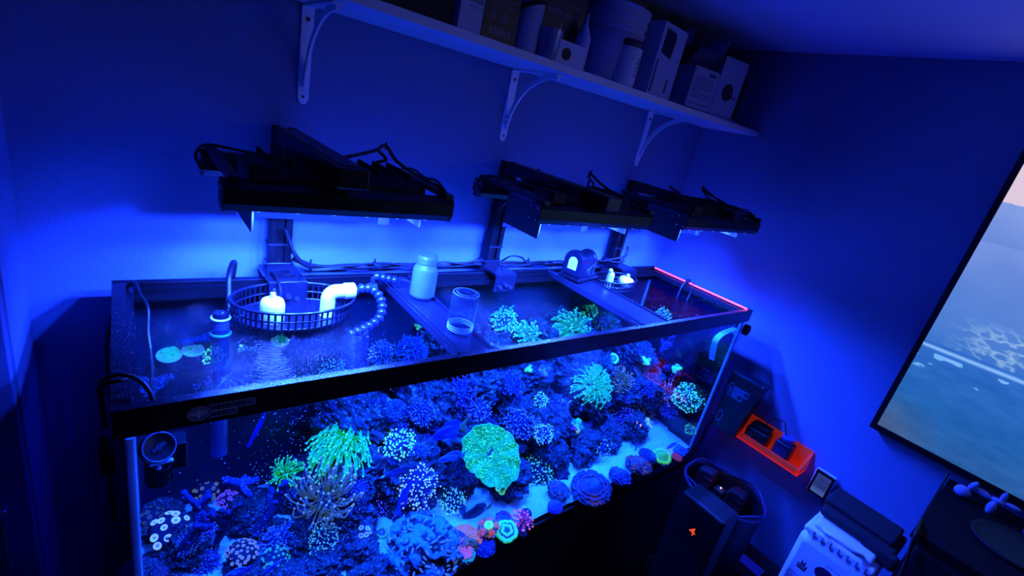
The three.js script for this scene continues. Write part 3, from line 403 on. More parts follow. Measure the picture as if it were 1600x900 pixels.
coral('brain', 1032, 718, 14, 0x2c9a4c, 0x3aa88c, 'brain_coral', 'lime-green oval coral on the sand at the right', { patch: [[0x3ac83c, 0.4, 0, 6.283, 0.02, 1.3]], sand: 1, flat: 0.35, lift: 0.006, fold: [[0.85, 0.16, 0x58f04a, 0.75, 0.05, 0.4]] });
coral('brain', 1057, 716, 7, 0xa84048, 0x7a2c3c, 'brain_coral', 'small red knob coral in the right sand corner', { patch: [[0xa83c40, 0.5, 0, 6.283]], sand: 1, flat: 0.6 });
{ const [g, R] = spot(1063, 706, 11, 'frag_tile', 'flat blue tile lying in the right sand corner', { cat: 'tile', sand: 1 }); part(g, 'tile', rbox(R * 1.7, R * 0.4, R * 1.7, 0.003, 0, 0, 0), M(0x3f68c8, 0.6)); part(g, 'dimple', cyl(R * 0.3, R * 0.3, R * 0.1, 0, R * 0.2, 0), M(0x2c4a9a, 0.6)); }
{ const p = at(711, 868, 'y', -0.615), a = at(692, 872, 'y', -0.6).sub(p), b = at(727, 857, 'y', -0.62).sub(p); const s = thing('feeding_stick', 'thin green stick lying across the sand by the pink cushion coral', 'stick', p); part(s, 'stick', capTube([a, V(0, 0, 0), b], 0.0032, 10, 8), flu(0x3a9a2c, 0.4)); }
coral('branch', 722, 800, 17, 0x4f7890, 0x8ab8cc, 'rubble_rock', 'pale grey-blue forked rubble behind the dark fish', { dead: 1, stems: 2, levels: 1, thick: 0.22, len: 0.6, cat: 'rock' });
// -- seen from above through the water
coral('plug', 263, 549, 17, 0x3fd07a, 0, 'coral_plug', 'white plug with a green coral blob, leftmost under the water', { up: [0, 1, 0.25], n: 26, dx: 0.2, out: 0.8 });
coral('plug', 300, 542, 15, 0x3fae90, 0, 'coral_plug', 'white plug with a small green corner coral, second from the left', { up: [0, 1, 0.25], n: 8, dx: 0.45, out: 0.8 });
coral('bush', 331, 551, 14, 0x2f9a5c, 0x9af07a, 'bush_coral', 'yellow-green berry-like coral right of the two white plugs', { n: 40, tip: 0.16, out: 0.8 });
coral('plug', 436, 531, 13, 0x2f9a86, 0, 'coral_plug', 'teal coral plug alone in the dark water below the basket', { up: [0, 1, 0.3], n: 40, dx: 0, out: 0.4 });
coral('lump', 378, 545, 9, 0x3f70d8, 0x2c58b8, 'blue_coral', 'small pale blue knobs beside the filter tube', { n: 4 });
coral('bush', 596, 552, 20, 0x3f3a9a, 0x8a7ae8, 'bush_coral', 'purple and cyan mound under the water left of the brace', { n: 120, flat: 0.6 });
coral('bush', 640, 548, 24, 0x1a3ad8, 0x3f6aff, 'bush_coral', 'bright blue feathery mass beside the left brace under water', { n: 170, flat: 0.8 });
coral('lump', 652, 510, 7, 0x9acc4a, 0x5aa83c, 'green_coral', 'small yellow-green knob under water left of the upturned jar', { n: 4, gl: 0.9 });
coral('bush', 782, 496, 22, 0x1c7a8a, 0x5fd8c8, 'bush_coral', 'rippled teal coral right of the upturned jar under water', { n: 130, flat: 0.6, tip: 0.09 });
coral('torch', 824, 521, 18, 0x2fae68, 0x7dffb0, 'torch_coral', 'rippled green tuft in the middle opening near the front rim', { n: 50, thick: 0.06 });
coral('torch', 895, 513, 26, 0x1cb068, 0x5fe8a0, 'torch_coral', 'wide bright green tuft seen from above in the middle opening', { n: 80, thick: 0.05 });
coral('bush', 918, 486, 13, 0x2fae70, 0x7dffc0, 'bush_coral', 'round bright green coral near the second brace under water', { n: 60, tip: 0.1 });
coral('bush', 870, 488, 14, 0x1c4a5c, 0x3f9a98, 'bush_coral', 'dim teal coral behind the wide green tuft', { n: 60 });
coral('bush', 940, 503, 18, 0x3c4a3a, 0x7a8a4c, 'bush_coral', 'brownish green coral under water beside the second brace', { n: 80, flat: 0.6 });
coral('bush', 1037, 493, 12, 0x2f8a8a, 0x7fe8d8, 'bush_coral', 'pale teal coral in the right opening near the front rim', { n: 60, tip: 0.1 });
coral('bush', 520, 572, 18, 0x1c6a9a, 0x5fc8e0, 'bush_coral', 'pale cyan crusty coral just behind the front rim, left opening', { n: 90, flat: 0.4 });
coral('bush', 315, 603, 13, 0x2c3a9a, 0x5a7ae0, 'bush_coral', 'little violet coral behind the front rim near the left corner', { n: 60 });
// -- small encrusting tufts that give the rock its speckle
{
  const protos = [0, 1, 2, 3].map((i) => { const g = new THREE.Group(); const c = [[0x0c1a5a, 0x3450d8], [0x141650, 0x5448c8], [0x0a2848, 0x3480b8], [0x101a40, 0x4858a0]][i]; KIND.bush(g, 1, c[0], c[1], { n: 46, flat: 0.55, tip: 0.07, hot: 0.3, core: 0x0a1230 }); return g; });
  let k = 0;
  for (let i = 0; i < 170; i++) {
    const u = rr(455, 1085), v = rr(575, 850), h = reef(u, v); if (h.p.z > -0.12 || h.p.y < -0.61 || !(h.n.y > -0.2)) continue;
    if (Math.abs(h.p.x - 0.92) < 0 || v < 640 - (u - 420) * 0.17 || v > 880 - (u - 620) * 0.42) continue;
    const o = protos[k++ % 4].clone(); o.name = numbered('encrusting_coral'); o.position.set(h.p.x, h.p.y + T, h.p.z); const s = rr(0.007, 0.017); o.scale.setScalar(s); o.quaternion.setFromUnitVectors(V(0, 1, 0), h.n); scene.add(o);
    tag(o, 'small blue crusting coral tuft dotted over the live rock', 'coral', 'small crusting tufts on the rocks');
  }
}

// ---------------------------------------------------------------- fish
function fish(head, tail, z, hgt, label, c, o = {}) {
  const a = at(...head, 'z', z), b = at(...tail, 'z', z), len = a.distanceTo(b), dir = a.clone().sub(b).normalize();
  const g = thing('fish', label, 'fish', a.clone().add(b).multiplyScalar(0.5));
  const up = V(0, 1, 0).addScaledVector(dir, -dir.y).normalize(), side = new THREE.Vector3().crossVectors(dir, up); g.quaternion.setFromRotationMatrix(new THREE.Matrix4().makeBasis(dir, up, side));
  if (o.roll) g.rotateX(o.roll);
  const H = len * hgt, W = H * (o.fat ?? 0.42), bend = o.bend ?? 0, cx = (t) => bend * len * Math.sin(t * 3.1);
  const prof = (t) => { const s = (t + 0.5); return Math.pow(Math.max(0, Math.sin(Math.PI * Math.min(1, s * 0.94 + 0.03))), 0.75) * (0.75 + 0.45 * s) * 0.82; };
  const body = new THREE.SphereGeometry(1, 36, 24).rotateZ(Math.PI / 2);
  const p = body.attributes.position; for (let i = 0; i < p.count; i++) { const t = -p.getX(i) * 0.5 * -1, q = prof(t), r = Math.hypot(p.getY(i), p.getZ(i)) || 1; const yy = p.getY(i) / r, zz = p.getZ(i) / r; const rad = Math.abs(t) > 0.4999 ? 0 : 1; p.setXYZ(i, t * len * 0.8 + len * 0.1, yy * q * H * 0.5 * rad, zz * q * W * 0.5 * rad + cx(t) ); }
  body.computeVertexNormals();
  const A = new THREE.Color(c[0]), B = new THREE.Color(c[1]);
  paint(body, (k, x, y) => { const t = (x / len) + 0.5; k.copy(A); if (o.belly && y < -H * 0.08) k.copy(B); if (o.stripes && Math.sin(t * 26) > 0.55) k.copy(B); if (o.back && t < 0.22) k.copy(B); if (o.nose && t > 0.9) k.set(o.nose); });
  part(g, 'body', body, M(0xffffff, 0.45, 0, { vertexColors: true }));
  const fin = (pts, th, m, name, lab, zz = 0) => { const f = part(g, name, put(cut(pts.map(([x, y]) => [x * len, y * len]), th, 0.0004), 0, 0, -th / 2 + zz), m, lab); return f; };
  const h = hgt / 2, fm = M(o.fin ?? c[0], 0.5), tm = M(o.tail ?? c[1], 0.5);
  fin([[-0.28, h * 0.22], [-0.36, h * 0.5], [-0.5, h * (o.fork ?? 0.95)], [-0.44, 0], [-0.5, -h * (o.fork ?? 0.95)], [-0.36, -h * 0.5], [-0.28, -h * 0.22]], 0.0015, tm, 'tail_fin', null, cx(-0.4));
  fin([[0.28, h * 0.7], [0.15, h * 1.25], [-0.15, h * 1.2], [-0.29, h * 0.75], [-0.22, h * 0.3], [0.2, h * 0.5]], 0.0015, fm, 'dorsal_fin');
  fin([[0.08, -h * 0.7], [-0.1, -h * 1.2], [-0.28, -h * 0.75], [-0.2, -h * 0.3]], 0.0015, fm, 'anal_fin');
  for (const s of [-1, 1]) { fin([[0.22, 0.02], [0.1, -h * 0.5], [0.04, -h * 0.35], [0.1, 0.03]], 0.001, fm, 'pectoral_fin', null, s * W * 0.42); part(g, 'eye', ball(Math.max(0.0022, H * 0.06), len * 0.36, H * 0.07, s * W * 0.26, 10), M(0x05060c, 0.2)); }
  return g;
}
fish([676, 683], [730, 664], -0.2, 0.5, 'deep blue oval fish with a pale yellowish tail above the plate coral', [0x1226c8, 0x0a0f3c], { tail: 0xa8a070, fin: 0x1a30e0, belly: 0 });
fish([685, 719], [728, 710], -0.16, 0.34, 'slim pale blue leaf-shaped fish pointing left beside the plate coral', [0x3f68d0, 0x6f94ea], { belly: 1 });
fish([641, 745], [622, 812], -0.14, 0.16, 'long thin blue fish hanging tail down below the white-tipped coral', [0x2446d8, 0x5f94ff], { tail: 0x4f8aff, bend: 0.05, fork: 1.4 });
fish([594, 747], [652, 728], -0.17, 0.2, 'dark blue slender fish with a white snout under the rock ledge', [0x122468, 0x1c3080], { nose: 0xdcefff });
fish([724, 808], [765, 797], -0.11, 0.6, 'black-blue tang with an orange tail edge near the sand', [0x0c1030, 0x141a4a], { tail: 0xb85a34, fin: 0x1c1c48 });
fish([446, 872], [408, 899], -0.14, 0.19, 'bright blue slender fish pointing up at the bottom left', [0x2f6cff, 0x1c48c0], {});
fish([352, 900], [392, 888], -0.16, 0.4, 'pale blue rounded fish back at the bottom edge below the tan dots', [0x3f78f0, 0x2a58d0], {});
fish([873, 627], [890, 631], -0.2, 0.45, 'tiny striped fish below the drooping anemone', [0x3a3f9a, 0xe8f0ff], { stripes: 1 });
fish([997, 688], [993, 703], -0.1, 0.25, 'tiny pink-violet fish by the lower right rocks', [0x8a5fb0, 0x4a3f9a], {});
fish([1042, 699], [1058, 693], -0.05, 0.28, 'small pale blue fish over the right sand corner', [0x5f8ae8, 0x3a5cc8], {});

// drifting specks
{
  const n = 1500, m = new THREE.InstancedMesh(new THREE.SphereGeometry(1, 6, 4), M(0xdfe8f4, 0.6), n), q = new THREE.Matrix4(); m.name = numbered('drifting_specks');
  for (let i = 0; i < n; i++) { const s = rr(0.0004, 0.0011), dense = i < 1150; q.makeScale(s, s, s); q.setPosition(dense ? 0.36 + (rnd() + rnd() - 1) * 0.2 : rr(0.05, 1.7), rr(-0.58, -0.08), rr(-0.42, -0.03)); m.setMatrixAt(i, q); }
  m.position.y = T; scene.add(m); tag(m, 'fine pale specks drifting in the open water at the left', 'specks', null, 'stuff');
}

// ---------------------------------------------------------------- lamps over the tank
function lamp(x0, x1, yb, zf, xp, label, labelArm, bx) {
  const g = thing('reef_lamp', label, 'lamp', [(x0 + x1) / 2, yb, zf]); const w = x1 - x0, h = w / 2, zb = -0.24;
  const bar = (z, xl, nm, lab) => { const b = part(g, nm, [put(cut([[-0.02, 0.012], [-0.012, 0], [0.012, 0], [0.02, 0.012], [0.02, 0.036], [0.013, 0.045], [-0.013, 0.045], [-0.02, 0.036]], h - xl - 0.004), xl, 0, z, 0, Math.PI / 2, 0), span(xl, h - 0.004, 0.016, 0.019, z - 0.0215, z + 0.0215), span(xl, h - 0.004, 0.028, 0.031, z - 0.0212, z + 0.0212)], BLACK, lab);
    for (const x of [xl - 0.003, h - 0.004]) { const e = part(b, 'end_cap', put(cut([[-0.021, 0.012], [-0.013, -0.001], [0.013, -0.001], [0.021, 0.012], [0.021, 0.037], [0.014, 0.046], [-0.014, 0.046], [-0.021, 0.037]], 0.004), x, 0, z, 0, Math.PI / 2, 0), MATTE); }
    part(b, 'screw', [[-0.012, 0.009], [0.012, 0.009], [-0.012, 0.036], [0.012, 0.036]].map(([dz, y]) => cyl(0.0024, 0.0024, 0.003, xl - 0.0045, y, z + dz, 0, 0, Math.PI / 2, 8)), STEEL); return b; };
  bar(-0.02, -h, 'light_bar', 'front light bar'); bar(zb - 0.02, -h + bx, 'light_bar', 'rear light bar');
  // fixture between the bars: finned housing, hanging shade, LED board
  const hz0 = -0.185, hz1 = -0.045, hx0 = -h + 0.045, hx1 = h - 0.045;
  const hs = part(g, 'housing', [put(cut([[-0.07, 0.022], [0.07, 0.022], [0.07, 0.05], [0.045, 0.066], [-0.045, 0.066], [-0.07, 0.05]], hx1 - hx0 - 0.02, 0.002), hx0 + 0.01, 0, (hz0 + hz1) / 2, 0, Math.PI / 2, 0)], MATTE);
  for (let i = 0; i < 9; i++) part(hs, 'fin', box(0.004, 0.012, 0.115, hx0 + 0.03 + i * (hx1 - hx0 - 0.06) / 8, 0.071, (hz0 + hz1) / 2), MATTE);
  const plate = M(0x050508, 0.6), glossy = M(0x0a0e1e, 0.2), yS = -0.047;
  for (const x of [hx0, hx1 - 0.003]) { const s = part(g, 'shade_panel', span(x, x + 0.003, x < 0 ? yS : -0.026, 0.055, hz0, hz1 + 0.002), plate); part(s, 'vent_hole', Array.from({ length: 14 }, (_, i) => cyl(0.0022, 0.0022, 0.0045, x + 0.0015, 0.034, hz0 + 0.014 + i * 0.009, 0, 0, Math.PI / 2, 8)), M(0x5a62a0, 0.4)); part(s, 'vent_hole', Array.from({ length: 14 }, (_, i) => cyl(0.0018, 0.0018, 0.0045, x + 0.0015, 0.043, hz0 + 0.014 + i * 0.009, 0, 0, Math.PI / 2, 8)), M(0x2a2f60, 0.4)); }
  part(g, 'shade_panel', span(hx0, hx1, yS - 0.013, 0.04, hz0 - 0.002, hz0 + 0.001), glossy, 'mirror-finished rear shade panel');
  part(g, 'shade_panel', span(hx1 - 0.03, hx1 - 0.003, yS - 0.016, 0.0, hz0 + 0.001, hz0 + 0.004), plate);
  for (const x of [-h + 0.012, h - 0.012]) part(g, 'end_rail', span(x - 0.008, x + 0.008, 0.045, 0.055, zb - 0.03, 0), BLACK);
  for (const x of [-h + 0.06]) part(g, 'clamp', [rbox(0.05, 0.03, 0.07, 0.008, x, 0.058, -0.05), cyl(0.014, 0.014, 0.05, x + 0.03, 0.066, -0.09, 0, 0, Math.PI / 2, 16)], MATTE);
  const board = part(g, 'led_board', span(hx0 + 0.004, hx1 - 0.004, 0.016, 0.021, hz0 + 0.004, hz1 - 0.004), M(0xdadfe8, 0.5));
  const led = M(0x2a4cff, 0.3, 0, { glow: 2.5, glowHex: 0x3f7dff }), n = 7;
  for (let i = 0; i < n; i++) for (const dz of [-0.035, 0.035]) {
    const x = hx0 + 0.03 + i * (hx1 - hx0 - 0.06) / (n - 1), z = (hz0 + hz1) / 2 + dz;
    part(board, 'led', lathe([[0.001, 0.006], [0.007, 0.006], [0.0085, 0.001], [0.006, -0.003], [0.001, -0.0042]], 14).translate(x, 0.013, z), led);
    if (i % 2 === 0) { const s = new THREE.SpotLight(BLUE, LED * (dz > 0 ? 2.0 : 1.5), 0, 1.16, 0.5, 2); s.position.set(x, 0.005, z); s.target.position.set(x, -1, z + (dz > 0 ? -0.34 : 0.34)); s.castShadow = true; s.shadow.radius = 0.5; g.add(s, s.target); }
  }
  for (let i = 0; i < 6; i++) { const x = -h + 0.05 + i * (w - 0.1) / 5; part(g, 'led', lathe([[0.001, 0.004], [0.006, 0.004], [0.006, 0], [0.001, -0.002]], 12).translate(x, -0.002, -0.02), led); }
  for (const x of [-h * 0.7, -h * 0.25, h * 0.25, h * 0.7]) { const s = new THREE.SpotLight(BLUE, WASH, 0, 1.1, 0.8, 2); s.position.set(x, -0.008, -0.02); s.target.position.set(x, -1, -0.9); s.castShadow = true; s.shadow.radius = 0.5; g.add(s, s.target); }
  const txt = print(256, 40, (c, W, H) => { c.fillStyle = '#0b0b0e'; c.fillRect(0, 0, W, H); c.fillStyle = '#4a4f70'; c.font = 'bold 24px sans-serif'; c.textBaseline = 'middle'; c.fillText('○ REEFBRITE', 8, 22, 240); });
  part(g, 'logo', put(new THREE.PlaneGeometry(0.06, 0.009), h - 0.12, 0.0225, 0.0007), M(0xffffff, 0.5, 0, { map: txt }), 'small grey maker lettering');
  // loose leads looping over the rails
  const c1 = thing('lamp_cable', labelArm[1], 'cable', [(x0 + x1) / 2, yb, zf]);
  part(c1, 'lead', [tube([[xp - (x0 + x1) / 2 + 0.03, 0.085, -0.10], [0.09, 0.10, -0.16], [0.13, 0.108, -0.2], [h - 0.06, 0.085, -0.16], [h - 0.03, 0.066, -0.1], [h - 0.012, 0.06, -0.05], [h - 0.005, 0.05, -0.02]], 0.0036, 50), tube([[0.10, 0.102, -0.18], [0.12, 0.085, -0.17], [0.09, 0.08, -0.14]], 0.0034, 20), tube([[h - 0.02, 0.063, -0.21], [h - 0.02, 0.072, -0.15], [h - 0.018, 0.066, -0.1], [h - 0.014, 0.07, -0.06], [h - 0.012, 0.058, -0.025]], 0.0028, 30)], CABLE);
  part(c1, 'tie', ring(0.006, 0.0022, 0.13, 0.108, -0.2, 0, 1.2, 0, 14), CABLE);
  const c2 = thing('lamp_cable', labelArm[2], 'cable', [(x0 + x1) / 2, yb, zf]);
  part(c2, 'lead', [tube([[-h - 0.004, 0.02, -0.26 + 0.02], [-h - 0.012, 0.04, -0.25], [-h, 0.062, -0.24], [-h + 0.06, 0.066, -0.2], [-h + 0.12, 0.07, -0.15], [xp - (x0 + x1) / 2, 0.075, -0.2]].map(([x, y, z]) => [x + (x < -h + 0.05 ? bx : 0), y - 0.006, z]), 0.0028, 40), tube([[xp - (x0 + x1) / 2 + 0.02, 0.085, -0.30], [xp - (x0 + x1) / 2 + 0.045, 0.06, -0.24], [xp - (x0 + x1) / 2 + 0.03, 0.05, -0.18]], 0.0045, 20)], CABLE);
  // post and arm
  const a = thing('lamp_stand', labelArm[0], 'stand', [xp, 0, -0.497]);
  const POST = M(0x050506, 0.5, 0, { specularIntensity: 0.4 });
  part(a, 'post', [span(-0.025, -0.009, -0.01, 0.345, -0.012, 0.02, 0.002), span(0.009, 0.025, -0.01, 0.345, -0.012, 0.02, 0.002), span(-0.012, 0.012, -0.01, 0.34, -0.012, 0.012)], POST);
  part(a, 'arm', [span(-0.026, 0.026, 0.312, 0.345, 0.02, 0.44, 0.003), span(-0.018, 0.018, 0.345, 0.3465, 0.03, 0.42)], BLACK);
  part(a, 'gusset', [put(cut([[0, 0], [0.012, 0], [0.12, 0.105], [0.12, 0.118], [0.10, 0.118], [0, 0.02]], 0.006), -0.024, 0.2, 0.018, 0, -Math.PI / 2, 0), put(cut([[0, 0], [0.012, 0], [0.12, 0.105], [0.12, 0.118], [0.10, 0.118], [0, 0.02]], 0.006), 0.024, 0.2, 0.018, 0, -Math.PI / 2, 0)], BLACK);
  part(a, 'hanger', [span(-0.012, 0.012, yb + 0.06, 0.315, zf - 0.12 + 0.497, zf - 0.1 + 0.497)], BLACK);
  part(a, 'rim_clip', [span(-0.042, 0.042, 0.002, 0.014, -0.012, 0.1, 0.003), span(-0.042, 0.042, -0.045, 0.014, 0.1, 0.106, 0.002), span(-0.03, 0.03, -0.012, 0.03, -0.016, 0.024, 0.003)], M(0x14141c, 0.2));
  part(a, 'screw', [[-0.02, -0.03], [0.02, -0.03], [0, -0.022]].map(([x, y]) => [cyl(0.006, 0.006, 0.008, x, y, 0.109, Math.PI / 2, 0, 0, 14), cyl(0.003, 0.003, 0.012, x, y, 0.11, Math.PI / 2, 0, 0, 6)]), M(0x3a3f5a, 0.3, 0.6));
  for (const y of [0.075, 0.2]) part(a, 'cable_tie', box(0.054, 0.005, 0.036, 0, y, 0.004), MATTE);
}
lamp(0.145, 0.544, 0.25, -0.115, 0.315, 'left reef lamp of the three, nearest the camera, on a black arm', ['black post and arm holding the left lamp', 'black lead looping over the right end of the left lamp', 'black lead along the top of the left lamp'], 0.0);
lamp(0.754, 1.17, 0.262, -0.085, 0.957, 'middle reef lamp of the three, with its dotted side shade showing', ['black post and arm holding the middle lamp', 'black lead looping over the right end of the middle lamp', 'black lead along the top of the middle lamp'], 0);
lamp(1.30, 1.75, 0.275, -0.055, 1.58, 'right reef lamp of the three, next to the corner of the room', ['black post and arm holding the right lamp', 'black lead looping over the right end of the right lamp', 'black lead along the top of the right lamp'], 0.02);
{ // bundle of leads lying along the back rim
  const c = thing('cable_bundle', 'bundle of tied black leads running along the back rim of the tank', 'cable', [0, 0, -0.488]);
  const run = (y, z, k) => Array.from({ length: 22 }, (_, i) => { const x = 0.345 + i * 0.062; return [x, y + 0.004 * Math.sin(i * 1.7 + k) + (i === 0 ? 0.02 : 0), z + 0.004 * Math.sin(i * 2.3 + k)]; });
  part(c, 'lead', tube(run(0.012, 0, 0), 0.004, 120)); part(c, 'lead', tube(run(0.018, 0.006, 2), 0.0032, 120)); part(c, 'lead', tube(run(0.011, -0.008, 4), 0.003, 120));
  c.children.forEach((m) => { m.material = CABLE; });
  part(c, 'lead', [tube([[0.318, 0.12, 0.03], [0.335, 0.07, 0.032], [0.36, 0.035, 0.026], [0.385, 0.018, 0.01], [0.41, 0.013, 0]], 0.005, 30), tube([[0.325, 0.1, 0.034], [0.345, 0.05, 0.036], [0.375, 0.022, 0.02], [0.40, 0.014, 0.004]], 0.004, 30)], CABLE);
  for (const x of [0.39, 0.56, 0.74, 0.99, 1.12]) part(c, 'tie', [ring(0.011, 0.002, x, 0.013, 0, 0, Math.PI / 2, 0, 16), box(0.004, 0.014, 0.003, x, 0.026, 0)], CABLE);
  part(c, 'lead', [tube([[1.0, 0.02, 0], [1.01, 0.05, 0.03], [1.06, 0.045, 0.028], [1.1, 0.02, 0.01]], 0.003, 20), tube([[0.93, 0.02, 0.01], [0.9, 0.032, 0.02], [0.85, 0.02, 0.008]], 0.003, 20), tube([[1.5, 0.014, 0], [1.56, 0.04, 0.03], [1.6, 0.05, 0.036], [1.61, 0.09, 0.03]], 0.0045, 24), tube([[1.53, 0.02, 0.008], [1.57, 0.028, 0.04], [1.61, 0.06, 0.04]], 0.0035, 24)], CABLE);
}

// ---------------------------------------------------------------- things on and in the rim
const DRIP = M(0x0f0f16, 0.25);
function basket(x, z, a, b, yt, h, n, label) {
  const g = thing('plastic_basket', label, 'basket', [x, yt - h, z]);
  const oval = (A, B, y, r, m, nm) => part(g, nm, tube(Array.from({ length: 41 }, (_, i) => { const t = i / 40 * Math.PI * 2; return [Math.cos(t) * A, y, Math.sin(t) * B]; }), r, 90, 8), m);
  oval(a, b, h, 0.0034, DRIP, 'rim'); oval(a * 0.965, b * 0.965, h * 0.5, 0.0022, DRIP, 'band'); oval(a * 0.93, b * 0.93, 0.003, 0.0026, DRIP, 'rim');
  const slat = new THREE.BoxGeometry(0.0042, h, 0.0022);
  for (let i = 0; i < n; i++) { const t = i / n * Math.PI * 2, m = new THREE.Mesh(slat, DRIP); m.name = 'slat'; m.castShadow = m.receiveShadow = true; m.position.set(Math.cos(t) * a * 0.965, h / 2, Math.sin(t) * b * 0.965); m.rotation.set(0, -t + Math.PI / 2, 0); g.add(m); }
  part(g, 'floor', put(new THREE.CylinderGeometry(1, 1, 0.003, 48).scale(a * 0.93, 1, b * 0.93), 0, 0.0015, 0), DRIP);
  part(g, 'hook', [span(-0.02, 0.02, h - 0.01, h + 0.02, -b - 0.004, -b, 0.001), span(-0.02, 0.02, h + 0.016, h + 0.02, -b - 0.03, -b, 0.001)], DRIP);
  return g;
}
basket(0.315, -0.325, 0.128, 0.085, 0.004, 0.042, 58, 'large black oval slotted basket hung in the left opening of the tank');
basket(1.455, -0.36, 0.105, 0.06, -0.002, 0.036, 52, 'small black oval slotted basket hung in the right opening of the tank');
{
  const c = thing('pipe_fitting', 'white round capped fitting standing in the left end of the large basket', 'pipe fitting', [0.262, -0.05, -0.302]);
  part(c, 'body', lathe([[0.001, 0], [0.024, 0], [0.0245, 0.052], [0.021, 0.062], [0.012, 0.067], [0.001, 0.068]], 28), PVC); part(c, 'nipple', cyl(0.005, 0.006, 0.012, 0, 0.072, 0), PVC);
  const e = thing('pipe_elbow', 'white pipe elbow standing in the right end of the large basket', 'pipe fitting', [0.378, -0.035, -0.305]);
  const er = 0.016;
  part(e, 'elbow', [cyl(er, er, 0.04, 0, 0.02, 0), put(new THREE.TorusGeometry(0.018, er, 16, 20, Math.PI / 2), 0.018, 0.04, 0, 0, 0, Math.PI / 2), cyl(er, er, 0.03, 0.032, 0.058, 0, 0, 0, Math.PI / 2)], PVC);
  part(e, 'collar', [put(lathe([[0.013, -0.011], [0.0185, -0.011], [0.0185, 0.011], [0.013, 0.011]], 28), 0.046, 0.058, 0, 0, 0, Math.PI / 2)], PVC);
  const h = thing('jointed_hose', 'jointed black ball-and-socket hose bending from the white elbow into the water', 'hose', [0.435, 0.023, -0.305]);
  const path = new THREE.CatmullRomCurve3([V(0.004, 0, 0), V(0.03, 0.004, -0.002), V(0.052, -0.004, 0.008), V(0.06, -0.024, 0.03), V(0.05, -0.05, 0.05), V(0.02, -0.068, 0.058), V(-0.02, -0.08, 0.064)]);
  const link = lathe([[0.007, -0.008], [0.0095, -0.005], [0.0125, 0], [0.011, 0.005], [0.0075, 0.0075], [0.007, 0.009]], 16);
  for (let i = 0; i < 14; i++) { const p = path.getPointAt(i / 13), t = path.getTangentAt(i / 13), m = part(h, 'segment', link, M(0x1a2250, 0.25)); m.position.copy(p); m.quaternion.setFromUnitVectors(V(0, 1, 0), t); }
  part(h, 'valve', [cyl(0.011, 0.011, 0.02, 0.045, 0.004, -0.004, 0, 0, Math.PI / 2, 16), box(0.006, 0.02, 0.01, 0.045, 0.02, -0.004)], M(0x1a2250, 0.3));
  const j = thing('jointed_hose', 'second short jointed hose end behind the bending one', 'hose', [0.512, 0.03, -0.36]);
  for (let i = 0; i < 4; i++) { const m = part(j, 'segment', lathe([[0.006, -0.009], [0.0085, -0.006], [0.0115, 0], [0.0105, 0.005], [0.0065, 0.0085], [0.006, 0.010]], 16), M(0x1a2250, 0.3)); m.position.set(i * 0.016, 0.004 - i * 0.004, 0); m.rotation.z = -Math.PI / 2; }
  part(j, 'nozzle', cyl(0.004, 0.009, 0.03, 0.078, -0.012, 0, 0, 0, -Math.PI / 2 - 0.25), M(0x1a2250, 0.3));
  const b = thing('pipe_fitting', 'white pipe stub standing at the left of the small basket', 'pipe fitting', [1.392, -0.028, -0.335]);
  part(b, 'stub', lathe([[0.001, 0], [0.013, 0], [0.0135, 0.05], [0.01, 0.058], [0.001, 0.06]], 20), PVC); part(b, 'knob', ball(0.0085, -0.008, 0.066, 0), PVC);
  const d = thing('media_bag', 'white lumpy bag lying in the small basket', 'bag', [1.49, -0.03, -0.335]);
  part(d, 'bag', displace(new THREE.SphereGeometry(0.03, 28, 20), (v) => { v.y *= 0.75; v.multiplyScalar(1 + 0.25 * noise.noise(v.x * 50, v.y * 50, v.z * 50)); v.y += 0.02; }), PVC); part(d, 'knot', ball(0.007, 0.004, 0.046, 0), PVC);
}
{ // filter tube in the left opening with its hose
  const p = at(345, 492, 'y', -0.022), g = thing('filter_tube', 'clear blue vertical tube with two white rings in the left opening', 'tube', [p.x, -0.4, p.z]);
  part(g, 'tube', cyl(0.0165, 0.0165, 0.34, 0, 0.2, 0, 0, 0, 0, 28), M(0x8fa4d8, 0.05, 0, { transmission: 0.88, thickness: 0 }));
  part(g, 'white_ring', ring(0.0165, 0.0022, 0, 0.372, 0, Math.PI / 2), M(0xc4d4e6, 0.4)); part(g, 'white_ring', ring(0.0178, 0.0026, 0, 0.337, 0, Math.PI / 2), M(0xc4d4e6, 0.4));
  part(g, 'cap', cyl(0.013, 0.0155, 0.012, 0, 0.377, 0), DRIP);
  const h = thing('hose', 'thick black hose arching from the back rim into the clear tube', 'hose', [p.x, 0, p.z]);
  part(h, 'hose', capTube([[0.045, -0.005, -0.16], [0.046, 0.035, -0.145], [0.036, 0.045, -0.11], [0.024, 0.03, -0.07], [0.02, -0.005, -0.045], [0.012, -0.028, -0.012], [0.002, -0.02, 0]], 0.006, 60, 10), CABLE);
  const k = thing('lead', 'black lead hanging over the basket from the left clip', 'cable', [0.29, 0, -0.39]);
  part(k, 'lead', capTube([[0, 0.018, -0.06], [0.002, 0.022, -0.03], [0.003, 0.008, 0.012], [0, -0.002, 0.035], [-0.012, 0.002, 0.06], [-0.026, 0.034, 0.086]], 0.0035, 40), CABLE);
}
